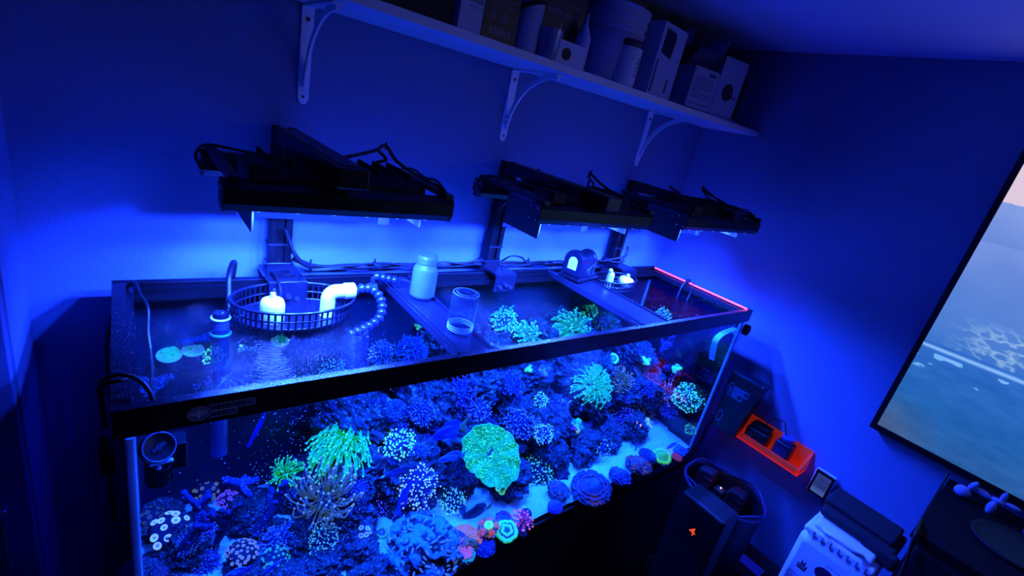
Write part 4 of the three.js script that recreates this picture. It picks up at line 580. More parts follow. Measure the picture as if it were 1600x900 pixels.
{ // leads over the left rim
  const a = thing('lead', 'black lead looping over the back left corner of the rim into the water', 'cable', [0.03, 0, -0.42]);
  part(a, 'lead', capTube([[-0.045, -0.3, -0.02], [-0.04, -0.1, -0.02], [-0.005, 0.0, -0.005], [0.004, 0.012, 0.0], [0.012, 0.012, 0.06], [0.022, 0.005, 0.11], [0.02, -0.03, 0.14], [0.022, -0.06, 0.17], [0.02, -0.12, 0.21], [0.016, -0.18, 0.25]], 0.0034, 70), CABLE);
  const b = thing('lead', 'black lead looping over the front left corner of the rim', 'cable', [0, 0, -0.05]);
  part(b, 'lead', [tube([[-0.012, -0.35, -0.12], [-0.013, -0.15, -0.1], [-0.012, -0.02, -0.04], [-0.008, 0.012, -0.016], [0.01, 0.022, -0.008], [0.03, 0.02, 0.006], [0.043, 0.008, 0.025], [0.047, -0.006, 0.035]], 0.0034, 60), tube([[-0.012, -0.03, -0.03], [-0.01, 0.006, -0.012], [0.006, 0.014, -0.003], [0.024, 0.012, -0.01]], 0.003, 24)], CABLE); part(b, 'end', cyl(0.0045, 0.0045, 0.012, 0.047, -0.009, 0.036), M(0xb0bccc, 0.4));
  const c = thing('lead', 'thin black lead hung over the right rim beside the pink strip', 'cable', [1.79, 0, -0.27]);
  part(c, 'lead', [tube([[0.02, -0.01, 0], [0.018, 0.012, 0.0], [0.006, 0.016, 0.004], [-0.03, -0.005, 0.01], [-0.045, -0.04, 0.014], [-0.05, -0.06, 0.016]], 0.0026, 30), tube([[0.02, 0.012, 0.03], [0.0, 0.008, 0.035], [-0.008, -0.03, 0.04], [-0.02, -0.055, 0.044]], 0.002, 24)], CABLE); part(c, 'clip', box(0.014, 0.02, 0.014, 0.012, 0.008, 0.004), CABLE);
  const d = thing('blue_tube', 'blue tube hanging in the water at the left', 'tube', at(396, 672, 'z', -0.1));
  const e = (u, v) => at(u, v, 'z', -0.1).sub(at(396, 672, 'z', -0.1));
  part(d, 'tube', [tube([e(412, 636), e(410, 652), e(398, 675), e(388, 698)], 0.0022, 24), tube([e(414, 640), e(410, 660), e(396, 685), e(389, 698)], 0.0018, 24)], M(0x3a50ff, 0.4));
}
{ // jars
  const j = thing('frosted_jar', 'tall frosted glass jar with milky liquid standing on the left brace', 'jar', [0.612, 0.0005, -0.30]);
  const R = 0.032, H = 0.112;
  part(j, 'glass', lathe([[0.001, 0], [R - 0.006, 0], [R, 0.007], [R, 0.07], [R - 0.003, 0.08], [R - 0.008, 0.088], [R - 0.008, 0.092], [R - 0.006, 0.093], [R - 0.006, 0.097], [R - 0.008, 0.099], [R - 0.006, 0.103], [R - 0.006, 0.107], [R - 0.008, H], [R - 0.0105, H], [R - 0.0105, 0.09], [R - 0.0055, 0.079], [R - 0.003, 0.07], [R - 0.003, 0.009], [R - 0.008, 0.003], [0.001, 0.003]], 44), M(0xc8def4, 0.2, 0, { transmission: 0.86, thickness: 0, bumpMap: grit, bumpScale: 0.0012 }));
  part(j, 'liquid', lathe([[0.001, 0.004], [R - 0.007, 0.004], [R - 0.0034, 0.01], [R - 0.0034, 0.068], [0.001, 0.068]], 36), M(0x2c62b8, 0.5, 0, { transmission: 0.5, thickness: 0 }));
  const k = thing('upturned_jar', 'clear glass jar turned upside down on the left brace', 'jar', [0.614, 0.0005, -0.112]);
  const r = 0.031, h = 0.092;
  part(k, 'glass', lathe([[r - 0.006, 0], [r - 0.003, 0], [r - 0.003, 0.012], [r, 0.018], [r, h - 0.006], [r - 0.006, h], [0.001, h], [0.001, h - 0.003], [r - 0.007, h - 0.004], [r - 0.0025, h - 0.009], [r - 0.0025, 0.019], [r - 0.0055, 0.013], [r - 0.006, 0]], 48), M(0xf2f8ff, 0.02, 0, { transmission: 1, thickness: 0, ior: 1.5 }));
  part(k, 'screw_thread', [0.003, 0.008, 0.013].map((y) => ring(r - 0.002, 0.0012, 0, y, 0, Math.PI / 2, 0, 0, 40)), M(0xd4ecff, 0.1, 0, { transmission: 0.6, thickness: 0 }));
  part(k, 'rim_bead', [ring(r - 0.002, 0.0014, 0, h - 0.002, 0, Math.PI / 2, 0, 0, 44), ring(r - 0.009, 0.0012, 0, h, 0, Math.PI / 2, 0, 0, 40)], M(0xd4ecff, 0.08, 0, { transmission: 0.7, thickness: 0 }));
}
{ // automatic feeder: a mailbox-shaped drum on a base
  const g = thing('fish_feeder', 'black barrel-vaulted automatic fish feeder with a white arched label on the second brace', 'feeder', [1.25, 0, -0.372]);
  const arch = (w, h) => { const s = []; s.push([-w / 2, 0], [w / 2, 0], [w / 2, h - w / 2]); for (let i = 0; i <= 14; i++) { const a = i / 14 * Math.PI; s.push([Math.cos(a) * w / 2, h - w / 2 + Math.sin(a) * w / 2]); } return s; };
  const m = M(0x10141e, 0.25);
  g.rotation.y = 0.25;
  part(g, 'base', [rbox(0.14, 0.012, 0.085, 0.003, 0.02, 0.008, 0), rbox(0.12, 0.012, 0.07, 0.003, 0.02, 0.018, 0)], DRIP);
  part(g, 'drum', put(cut(arch(0.062, 0.074), 0.075, 0.002), -0.02, 0.022, 0, 0, Math.PI / 2, 0), m);
  part(g, 'front_frame', put(cut(arch(0.07, 0.082), 0.018, 0.003), -0.042, 0.02, 0, 0, Math.PI / 2, 0), m);
  part(g, 'band', put(cut(arch(0.068, 0.08), 0.012, 0.002), 0.045, 0.02, 0, 0, Math.PI / 2, 0), m);
  const lab = print(128, 160, (c, w, h) => { c.fillStyle = '#eef4f2'; c.fillRect(0, 0, w, h); c.strokeStyle = '#8fa8a8'; c.lineWidth = 6; c.beginPath(); c.moveTo(60, 110); c.lineTo(75, 70); c.lineTo(92, 92); c.stroke(); c.beginPath(); c.moveTo(30, 60); c.lineTo(60, 66); c.stroke(); });
  const lg = new THREE.ShapeGeometry(new THREE.Shape(arch(0.034, 0.044).map(([x, y]) => new THREE.Vector2(x, y)))); const uv = lg.attributes.uv, ps = lg.attributes.position; for (let i = 0; i < uv.count; i++) uv.setXY(i, ps.getX(i) / 0.034 + 0.5, ps.getY(i) / 0.044);
  part(g, 'label', put(lg, -0.0458, 0.038, 0, 0, -Math.PI / 2, 0), M(0xffffff, 0.5, 0, { map: lab }), 'white arched label');
  part(g, 'lever', rbox(0.05, 0.006, 0.006, 0.002, 0.02, 0.05, 0.036, 0, 0, 0.45), M(0x1a2030, 0.2));
}
{ // circulation pump at the left end: inside head, outside magnet
  const g = thing('circulation_pump', 'black round circulation pump clamped inside the left glass below the rim', 'pump', at(247, 699, 'z', -0.06)); g.scale.setScalar(0.68);
  const d = V(0.25, 0.62, 0.74).normalize(), q = new THREE.Quaternion().setFromUnitVectors(V(0, 1, 0), d), dr = new THREE.Group();
  const add = (geo, m, nm, lab) => part(g, nm, geo.map((e) => e.applyQuaternion(q)), m, lab);
  add([lathe([[0.001, -0.035], [0.026, -0.035], [0.034, -0.02], [0.035, 0.006], [0.0325, 0.009], [0.029, 0.004], [0.001, 0.002]], 36)], DRIP, 'drum'); add([ring(0.0325, 0.0018, 0, 0.008, 0, Math.PI / 2, 0, 0, 44)], M(0x55607c, 0.3), 'face_ring', 'pale ring around the pump face');
  add([box(0.03, 0.003, 0.008, 0, 0.005, 0, 0, 0.7, 0), cyl(0.007, 0.007, 0.004, 0, 0.005, 0)], M(0x1c2234, 0.4), 'hub');
  part(g, 'cage', [cyl(0.026, 0.022, 0.09, 0.0, -0.08, -0.03, 0, 0, 0, 24), ...Array.from({ length: 14 }, (_, i) => box(0.003, 0.086, 0.003, Math.cos(i * 0.449) * 0.026, -0.08, -0.03 + Math.sin(i * 0.449) * 0.026))], DRIP); part(g, 'cage_ring', [-0.05, -0.075, -0.1, -0.122].map((y) => ring(0.0265 + (y + 0.08) * 0.045, 0.0018, 0, y, -0.03, Math.PI / 2)), DRIP);
  part(g, 'motor_box', rbox(0.04, 0.075, 0.05, 0.004, 0.038, -0.06, -0.05), DRIP); part(g, 'bracket', [rbox(0.045, 0.006, 0.012, 0.002, 0.005, -0.036, 0.01), ball(0.0055, 0, -0.046, 0.016)], M(0xb8c8dc, 0.4), 'pale bracket with a round stud');
  const m = thing('pump_magnet', 'black magnet holder on the outside of the left glass', 'magnet', [-0.006, -0.14, -0.1]);
  part(m, 'body', [put(lathe([[0.001, 0], [0.034, 0], [0.036, 0.006], [0.034, 0.02], [0.001, 0.024]], 30), 0.008, 0, 0, 0, 0, Math.PI / 2)], MATTE);
  const b = at(1116, 545, 'z', -0.03), h = thing('pale_hook', 'pale bent strap inside the right end of the front glass', 'hook', b), e = (u, v) => at(u, v, 'z', -0.03).sub(b);
  const pts = [e(1112, 562), e(1116, 540), e(1119, 531), e(1128, 522), e(1150, 513)], cv = new THREE.CatmullRomCurve3(pts); part(h, 'strap', Array.from({ length: 18 }, (_, i) => { const p = cv.getPoint((i + 0.5) / 18), t = cv.getTangent((i + 0.5) / 18), bx = new THREE.BoxGeometry(cv.getLength() / 17, 0.004, 0.022); return bx.applyQuaternion(new THREE.Quaternion().setFromUnitVectors(V(1, 0, 0), t)).translate(p.x, p.y, p.z); }), M(0xb8c8e4, 0.4)); part(h, 'pad', [rbox(0.016, 0.03, 0.012, 0.003, ...e(1149, 517).toArray()), ring(0.005, 0.0015, ...e(1149, 516).add(V(0, 0, 0.007)).toArray())], M(0xb8c8e4, 0.4));
  const k = thing('glass_cleaner_magnet', 'round black magnet knob at the top right corner of the front glass', 'magnet', at(1165, 515, 'z', 0.006));
  part(k, 'knob', put(lathe([[0.001, -0.007], [0.018, -0.007], [0.02, 0], [0.017, 0.012], [0.001, 0.014]], 24), 0, 0, 0, Math.PI / 2), MATTE); part(k, 'grip', Array.from({ length: 12 }, (_, i) => box(0.004, 0.004, 0.016, Math.cos(i * 0.5236) * 0.019, Math.sin(i * 0.5236) * 0.019, 0.002)), MATTE);
}

// ---------------------------------------------------------------- wall shelf, brackets and what stands on it
const SY = 0.622;
{
  const s = thing('wall_shelf', 'long white shelf on the back wall above the lamps, crowded with boxes and tubs', 'shelf', [0, SY - 0.019, ZB]);
  const grain = field(256, (u, v) => 0.5 + 0.4 * tile(u, v, 2, 3) + 0.25 * tile(u * 0.2, v, 20, 6), [6, 1]);
  part(s, 'board', span(0.02, XR - 0.006, 0, 0.019, 0.001, 0.243, 0.0015), M(0xd8dce6, 0.5, 0, { bumpMap: grain, bumpScale: 0.0005 }));
  const lab = ['leftmost of the three white shelf brackets, with a large screw', 'middle one of the three white shelf brackets', 'rightmost of the three white shelf brackets, near the corner'];
  [0.356, 0.934, 1.594].forEach((x, i) => {
    const b = thing('shelf_bracket', lab[i], 'bracket', [x, SY - 0.019, ZB]);
    part(b, 'wall_plate', put(cut([[-0.012, -0.005], [-0.011, -0.19], [-0.006, -0.203], [0.006, -0.203], [0.011, -0.19], [0.012, -0.005]], 0.004, 0.001), 0, 0, 0.001), WHITE);
    part(b, 'top_plate', span(-0.012, 0.012, -0.005, -0.0005, 0.001, 0.2, 0.001), WHITE);
    const arc = []; for (let k = 0; k < 16; k++) { const a = k / 16 * Math.PI / 2 + Math.PI / 32, cx = 0.185, cy = -0.165, R = 0.165; arc.push(box(0.006, 0.014, R * Math.PI / 32 * 1.25, 0, cy + Math.sin(a) * R - 0.008, cx - Math.cos(a) * R * 1.06, -(Math.PI / 2 - a), 0, 0)); }
    part(b, 'curved_brace', arc, WHITE); part(b, 'screw', [cyl(0.0045, 0.0045, 0.004, 0, -0.028, 0.006, Math.PI / 2, 0, 0, 14), cyl(0.003, 0.003, 0.003, 0, -0.188, 0.006, Math.PI / 2, 0, 0, 10)], M(0x30343c, 0.3, 0.8));
  });
}
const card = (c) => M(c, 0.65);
{
  const face = (W, H, w, h, tx, x, y, z, ry = 0) => put(new THREE.PlaneGeometry(w, h), x, y, z, 0, ry, 0);
  const a = thing('storage_crate', 'black open crate at the left end of the shelf', 'crate', [0.42, SY, -0.41]);
  part(a, 'wall', [span(-0.16, 0.165, 0, 0.2, 0.085, 0.09, 0.002)], MATTE); part(a, 'wall', [span(-0.16, 0.165, 0, 0.2, -0.1, -0.095)], MATTE); part(a, 'wall', [span(-0.16, -0.155, 0, 0.2, -0.095, 0.085)], MATTE); part(a, 'wall', [span(0.16, 0.165, 0, 0.2, -0.095, 0.085)], MATTE); part(a, 'bottom', span(-0.155, 0.16, 0, 0.005, -0.095, 0.085), MATTE); part(a, 'ledge', span(-0.165, 0.17, 0.035, 0.04, 0.088, 0.094), MATTE);
  const t1 = print(256, 512, (g, w, h) => { g.fillStyle = '#aab2c8'; g.fillRect(0, 0, w, h); g.fillStyle = '#101018'; g.font = 'bold 56px sans-serif'; g.fillText('MarcoRocko', 12, 330, 236); g.font = '22px sans-serif'; g.fillText('reef saver rock', 100, 362, 140); });
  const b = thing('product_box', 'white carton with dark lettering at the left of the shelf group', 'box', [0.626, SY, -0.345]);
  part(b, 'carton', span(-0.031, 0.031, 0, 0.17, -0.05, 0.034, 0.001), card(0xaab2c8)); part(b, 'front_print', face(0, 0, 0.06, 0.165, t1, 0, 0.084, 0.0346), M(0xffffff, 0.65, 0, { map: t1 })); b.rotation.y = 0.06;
  const t2 = print(256, 512, (g, w, h) => { g.fillStyle = '#0b0b12'; g.fillRect(0, 0, w, h); g.fillStyle = '#565c84'; for (let i = 0; i < 12; i++) g.fillRect(20, 60 + i * 20, 190 + 30 * Math.sin(i * 2.3), 5); g.strokeStyle = '#666c98'; g.lineWidth = 5; g.beginPath(); g.arc(150, 360, 24, 0, 7); g.stroke(); g.beginPath(); g.moveTo(138, 360); g.lineTo(162, 360); g.stroke(); g.fillRect(58, 340, 20, 14); g.fillRect(64, 362, 12, 20); g.font = 'bold 62px sans-serif'; g.fillText('ENERG', 52, 470, 170); });
  const c = thing('foil_pouch', 'black pouch with fine pale print and a round symbol', 'pouch', [0.71, SY, -0.35]);
  part(c, 'pouch', displace(new RoundedBoxGeometry(0.11, 0.18, 0.06, 5, 0.012), (v) => { v.y += 0.09; v.z *= 1 - 0.3 * Math.max(0, v.y - 0.05) / 0.13; }), M(0x0b0b12, 0.6, 0, { specularIntensity: 0.3 })); part(c, 'front_print', face(0, 0, 0.098, 0.168, t2, 0, 0.086, 0.0308), M(0xffffff, 0.45, 0, { map: t2 })); c.rotation.y = 0.05;
  const d = thing('white_jug', 'pale jug with a dark strap between the two black pouches', 'jug', [0.81, SY, -0.36]);
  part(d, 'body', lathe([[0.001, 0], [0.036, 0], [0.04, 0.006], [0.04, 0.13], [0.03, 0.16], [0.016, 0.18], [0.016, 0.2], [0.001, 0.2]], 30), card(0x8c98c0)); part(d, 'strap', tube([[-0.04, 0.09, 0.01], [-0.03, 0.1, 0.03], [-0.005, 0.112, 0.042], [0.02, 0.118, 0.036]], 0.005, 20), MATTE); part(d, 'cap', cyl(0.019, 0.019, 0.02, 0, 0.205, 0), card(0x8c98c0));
  const t3 = print(256, 512, (g, w, h) => { g.fillStyle = '#08080e'; g.fillRect(0, 0, w, h); g.fillStyle = '#4a5078'; g.font = 'italic 34px sans-serif'; g.fillText('Polyplab', 72, 250); g.font = 'bold 40px sans-serif'; g.fillText('REEF-ROIDS', 18, 318, 220); g.strokeStyle = '#2a2f50'; g.lineWidth = 4; for (let i = 0; i < 6; i++) { g.beginPath(); g.moveTo(128, 200); g.lineTo(60 + i * 28, 60 + (i % 2) * 30); g.stroke(); } g.fillStyle = '#23284a'; g.fillRect(186, 400, 56, 70); });
  const e = thing('foil_pouch', 'black pouch lettered REEF-ROIDS standing on a small white box', 'pouch', [0.93, SY, -0.39]);
  part(e, 'pouch', displace(new RoundedBoxGeometry(0.15, 0.21, 0.06, 5, 0.012), (v) => { v.y += 0.135; v.z *= 1 - 0.3 * Math.max(0, v.y - 0.08) / 0.16; }), M(0x08080e, 0.6, 0, { specularIntensity: 0.3 })); part(e, 'front_print', face(0, 0, 0.136, 0.19, t3, 0, 0.138, 0.0306), M(0xffffff, 0.45, 0, { map: t3 })); part(e, 'gusset', span(-0.06, 0.06, 0, 0.035, -0.02, 0.02, 0.004), M(0x08080e, 0.6, 0, { specularIntensity: 0.3 }));
  const f = thing('small_box', 'small white box with a dark round hole, in front of the lettered pouch', 'box', [0.92, SY, -0.325]);
  part(f, 'carton', span(-0.035, 0.06, 0, 0.055, -0.02, 0.02, 0.001), card(0xb8c2dc)); part(f, 'hole', cyl(0.014, 0.014, 0.003, -0.006, 0.026, 0.0205, Math.PI / 2), MATTE);
  const f2 = thing('clear_cup', 'clear measuring cup standing left of the small white box', 'cup', [0.865, SY, -0.32]);
  part(f2, 'cup', lathe([[0.001, 0], [0.024, 0], [0.03, 0.07], [0.0285, 0.07], [0.0225, 0.002], [0.001, 0.002]], 28), M(0xc4d2f0, 0.2, 0, { transmission: 0.7, thickness: 0 })); part(f2, 'spoon', capTube([[0.0, 0.004, 0.0], [0.012, 0.05, 0.004], [0.02, 0.085, 0.006]], 0.0025, 8, 8), card(0xc8b890));
  const h0 = thing('squeeze_bottle', 'tall pale squeeze bottle left of the big bucket', 'bottle', [0.985, SY, -0.335]);
  part(h0, 'body', lathe([[0.001, 0], [0.02, 0], [0.021, 0.004], [0.021, 0.08], [0.012, 0.1], [0.008, 0.11], [0.001, 0.112]], 24), card(0xa0acd0)); part(h0, 'nozzle', cyl(0.002, 0.006, 0.03, 0, 0.124, 0), card(0xa0acd0));
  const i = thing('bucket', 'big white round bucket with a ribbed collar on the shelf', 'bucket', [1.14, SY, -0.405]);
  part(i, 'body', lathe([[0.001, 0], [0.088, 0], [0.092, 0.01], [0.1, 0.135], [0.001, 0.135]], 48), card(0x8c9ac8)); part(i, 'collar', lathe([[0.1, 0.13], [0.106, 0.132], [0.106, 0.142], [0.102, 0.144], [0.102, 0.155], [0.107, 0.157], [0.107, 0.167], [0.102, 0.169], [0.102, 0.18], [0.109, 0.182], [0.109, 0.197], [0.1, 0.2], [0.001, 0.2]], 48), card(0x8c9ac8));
  const t4 = print(512, 256, (g, w, h) => { g.fillStyle = '#b4bedc'; g.fillRect(0, 0, w, h); g.fillStyle = '#3c4470'; g.save(); g.translate(330, 235); g.rotate(-Math.PI / 2); g.font = 'bold 44px sans-serif'; g.fillText('1.21 kg', 30, 0); g.font = '20px sans-serif'; g.fillText('NET', 150, -50); g.fillRect(10, 20, 70, 30); g.restore(); g.save(); g.translate(440, 240); g.rotate(-Math.PI / 2); g.font = 'bold 30px sans-serif'; g.fillText('Reef Energy', 12, 0); for (let k = 0; k < 3; k++) g.fillRect(10, 14 + k * 12, 190, 4); g.restore(); });
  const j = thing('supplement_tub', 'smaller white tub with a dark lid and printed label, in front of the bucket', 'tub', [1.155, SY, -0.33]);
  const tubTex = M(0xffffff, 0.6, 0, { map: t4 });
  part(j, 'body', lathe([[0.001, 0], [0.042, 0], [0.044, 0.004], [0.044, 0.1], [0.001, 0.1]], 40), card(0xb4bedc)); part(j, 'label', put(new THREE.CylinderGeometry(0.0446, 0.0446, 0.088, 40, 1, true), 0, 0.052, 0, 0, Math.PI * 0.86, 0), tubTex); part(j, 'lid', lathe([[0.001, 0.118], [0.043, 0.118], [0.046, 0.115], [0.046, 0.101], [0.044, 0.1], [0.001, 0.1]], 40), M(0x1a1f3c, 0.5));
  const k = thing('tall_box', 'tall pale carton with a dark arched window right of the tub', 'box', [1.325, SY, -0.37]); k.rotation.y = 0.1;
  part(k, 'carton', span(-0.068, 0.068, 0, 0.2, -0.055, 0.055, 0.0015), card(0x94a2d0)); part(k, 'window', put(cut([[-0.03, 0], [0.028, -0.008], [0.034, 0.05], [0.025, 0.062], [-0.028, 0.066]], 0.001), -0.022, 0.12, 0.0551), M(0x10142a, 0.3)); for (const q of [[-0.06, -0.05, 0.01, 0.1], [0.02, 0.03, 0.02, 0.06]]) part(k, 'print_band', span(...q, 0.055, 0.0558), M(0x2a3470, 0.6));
  const t5 = print(256, 512, (g, w, h) => { g.fillStyle = '#96a4d4'; g.fillRect(0, 0, w, h); g.fillStyle = '#2f3868'; g.fillRect(150, 40, 70, 40); for (let q = 0; q < 12; q++) g.fillRect(16, 110 + q * 24, q === 7 ? 60 : 210, q === 7 ? 12 : 7); g.font = 'bold 40px sans-serif'; g.fillText('XR Flow RW', 30, 470, 200); });
  const l = thing('open_carton', 'white open carton with a printed black wheel, at the right end of the shelf', 'box', [1.66, SY, -0.365]); l.rotation.y = -0.12;
  part(l, 'carton', [span(-0.13, -0.127, 0.012, 0.14, -0.09, 0.03), span(-0.13, 0.13, 0.012, 0.015, -0.09, 0.03), span(0.127, 0.13, 0.012, 0.2, -0.09, 0.03), span(-0.13, 0.13, 0.012, 0.17, -0.09, -0.087), span(-0.13, 0, 0.012, 0.14, 0.027, 0.03), span(0, 0.13, 0.012, 0.2, 0.03, 0.033)], card(0x96a4d4)); part(l, 'text_panel', face(0, 0, 0.128, 0.126, t5, -0.064, 0.076, 0.0306), M(0xffffff, 0.65, 0, { map: t5 }));
  part(l, 'lid_flap', [box(0.12, 0.002, 0.08, -0.065, 0.165, -0.005, -0.9, 0, 0)], M(0x3a4680, 0.65)); part(l, 'lid_flap', box(0.002, 0.06, 0.1, 0.002, 0.215, -0.03, 0, 0, -0.1), card(0x96a4d4));
  part(l, 'foot_flap', box(0.24, 0.002, 0.05, 0.01, 0.006, 0.05, 0.15, 0, 0), card(0xa8b4e0)); part(l, 'printed_wheel', [cyl(0.028, 0.028, 0.0012, 0.062, 0.092, 0.0336, Math.PI / 2, 0, 0, 36), box(0.03, 0.004, 0.001, 0.1, 0.08, 0.0336)], M(0x10142a, 0.5)); part(l, 'printed_hub', [ring(0.014, 0.0015, 0.062, 0.092, 0.0342)], M(0x3a4680, 0.5));
  const m = thing('black_cable', 'short black flat cable hanging beside the open carton', 'cable', [1.80, SY, -0.345]);
  part(m, 'cable', tube([[-0.03, 0.166, 0.02], [0.0, 0.164, 0.022], [0.006, 0.14, 0.024], [0.0, 0.09, 0.026], [-0.006, 0.04, 0.026]], 0.006, 30), MATTE); part(m, 'plug', rbox(0.018, 0.03, 0.014, 0.003, -0.008, 0.032, 0.026), MATTE);
  const n = thing('dark_appliance', 'dark machine with a round pale dial standing behind the cartons', 'appliance', [1.47, SY, -0.465]);
  part(n, 'body', [span(-0.16, 0.2, 0, 0.235, -0.045, 0.02, 0.006), span(-0.13, 0.16, 0.235, 0.26, -0.04, 0.016, 0.006)], M(0x0a0c1c, 0.45)); part(n, 'dial', cyl(0.03, 0.03, 0.004, 0.095, 0.236, 0.022, Math.PI / 2, 0, 0, 30), M(0x2f3f90, 0.5)); part(n, 'knob', [ball(0.014, 0.19, 0.262, 0.012), cyl(0.007, 0.007, 0.02, 0.19, 0.25, 0.012)], M(0x4a5aa0, 0.3)); part(n, 'rib', Array.from({ length: 4 }, (_, q) => span(-0.12 + q * 0.025, -0.115 + q * 0.025, 0.17, 0.23, 0.02, 0.024)), M(0x141836, 0.5));
}

// ---------------------------------------------------------------- right wall: television, shelf, display, pail, dresser
{
  const y0 = -0.224, y1 = 0.83, z0 = 0.452, z1 = 2.3;
  const g = thing('television', 'very large flat television on the right wall showing a misty lake and mountains', 'television', [1.93, y0, z0]);
  part(g, 'casing', span(0.004, 0.036, 0, y1 - y0, 0, z1 - z0, 0.003), MATTE);
  const b = 0.016, W = z1 - z0, H = y1 - y0;
  part(g, 'bezel', [span(0, 0.008, 0, 0.02, 0, W), span(0, 0.008, H - b, H, 0, W), span(0, 0.008, 0.02, H - b, 0, b), span(0, 0.008, 0.02, H - b, W - b, W)], BLACK);
  const pic = (() => { const w = 1024, h = 576; return print(w, h, (c) => {
    const im = c.createImageData(w, h);
    for (let j = 0; j < h; j++) for (let i = 0; i < w; i++) {
      const x = i / w * W, y = (1 - j / h) * H; let r, gg, bl; const n = fbm(x * 3, y * 3, 1.5, 4), s = fbm(x * 14, y * 40, 3.5, 3);
      if (y < 0.33) { const t = y / 0.33; r = 26 + 20 * Math.abs(t - 0.4) ; gg = 76 + 12 * t; bl = 134 + 34 * t; const d = 1 - Math.min(1, Math.hypot(x, y) / 0.16); r += 26 * d; gg += 0; bl -= 26 * d; r += 12 * s; gg += 14 * s; bl += 16 * s; if (Math.abs(y - 0.315) < 0.009) { const k = 1 - Math.abs(y - 0.315) / 0.009; r += 90 * k; gg += 80 * k; bl += 50 * k; } if (y > 0.24 && y < 0.3 && s > 0.16) { r += 60; gg += 60; bl += 40; } }
      else { const t = Math.min(1, (y - 0.33) / 0.42); r = 46 + 74 * t; gg = 92 + 46 * t; bl = 168 + 28 * t; r += 26 * n; gg += 24 * n; bl += 18 * n; if (y < 0.45) { const q = Math.max(0, 1 - Math.abs(fbm(x * 16, y * 34 + x * 6, 7, 4)) * 7) * Math.min(1, (0.45 - y) / 0.04) * Math.min(1, Math.max(0, (x - 0.03) / 0.12)); r += 62 * q; gg += 54 * q; bl += 18 * q; } const ridge = 0.78 - 0.05 * Math.abs(x - 0.12) + 0.03 * fbm(x * 5, 2, 5, 3); if (y > ridge) { r = 186; gg = 168; bl = 184; } else if (y > 0.66) { r -= 12; gg -= 8; bl -= 6; } }
      im.data.set([Math.max(0, Math.min(255, r)), Math.max(0, Math.min(255, gg)), Math.max(0, Math.min(255, bl)), 255], (j * w + i) * 4);
    }
    c.putImageData(im, 0, 0); }); })();
  const scr = new THREE.MeshPhysicalMaterial({ color: 0x05060a, roughness: 0.35, emissive: 0xffffff, emissiveMap: pic, emissiveIntensity: 1.5 });
  part(g, 'screen', put(new THREE.PlaneGeometry(W - 2 * b, H - b - 0.02), 0.0035, H / 2 + 0.002, W / 2, 0, -Math.PI / 2, 0), scr, 'lit screen with a misty mountain lake');
  part(g, 'foot', [span(-0.12, 0.04, -0.03, 0.001, 0.5, 0.53, 0.003)], BLACK); part(g, 'foot', [span(-0.12, 0.04, -0.03, 0.001, 1.3, 1.33, 0.003)], BLACK);
  const l = new THREE.RectAreaLight(0x6f98d8, SCREEN, W, H); l.position.set(-0.004, H / 2, W / 2); l.lookAt(g.position.x - 2, g.position.y + H / 2, g.position.z + W / 2); g.add(l); l.lookAt(-1, g.position.y + H / 2, g.position.z + W / 2);
}
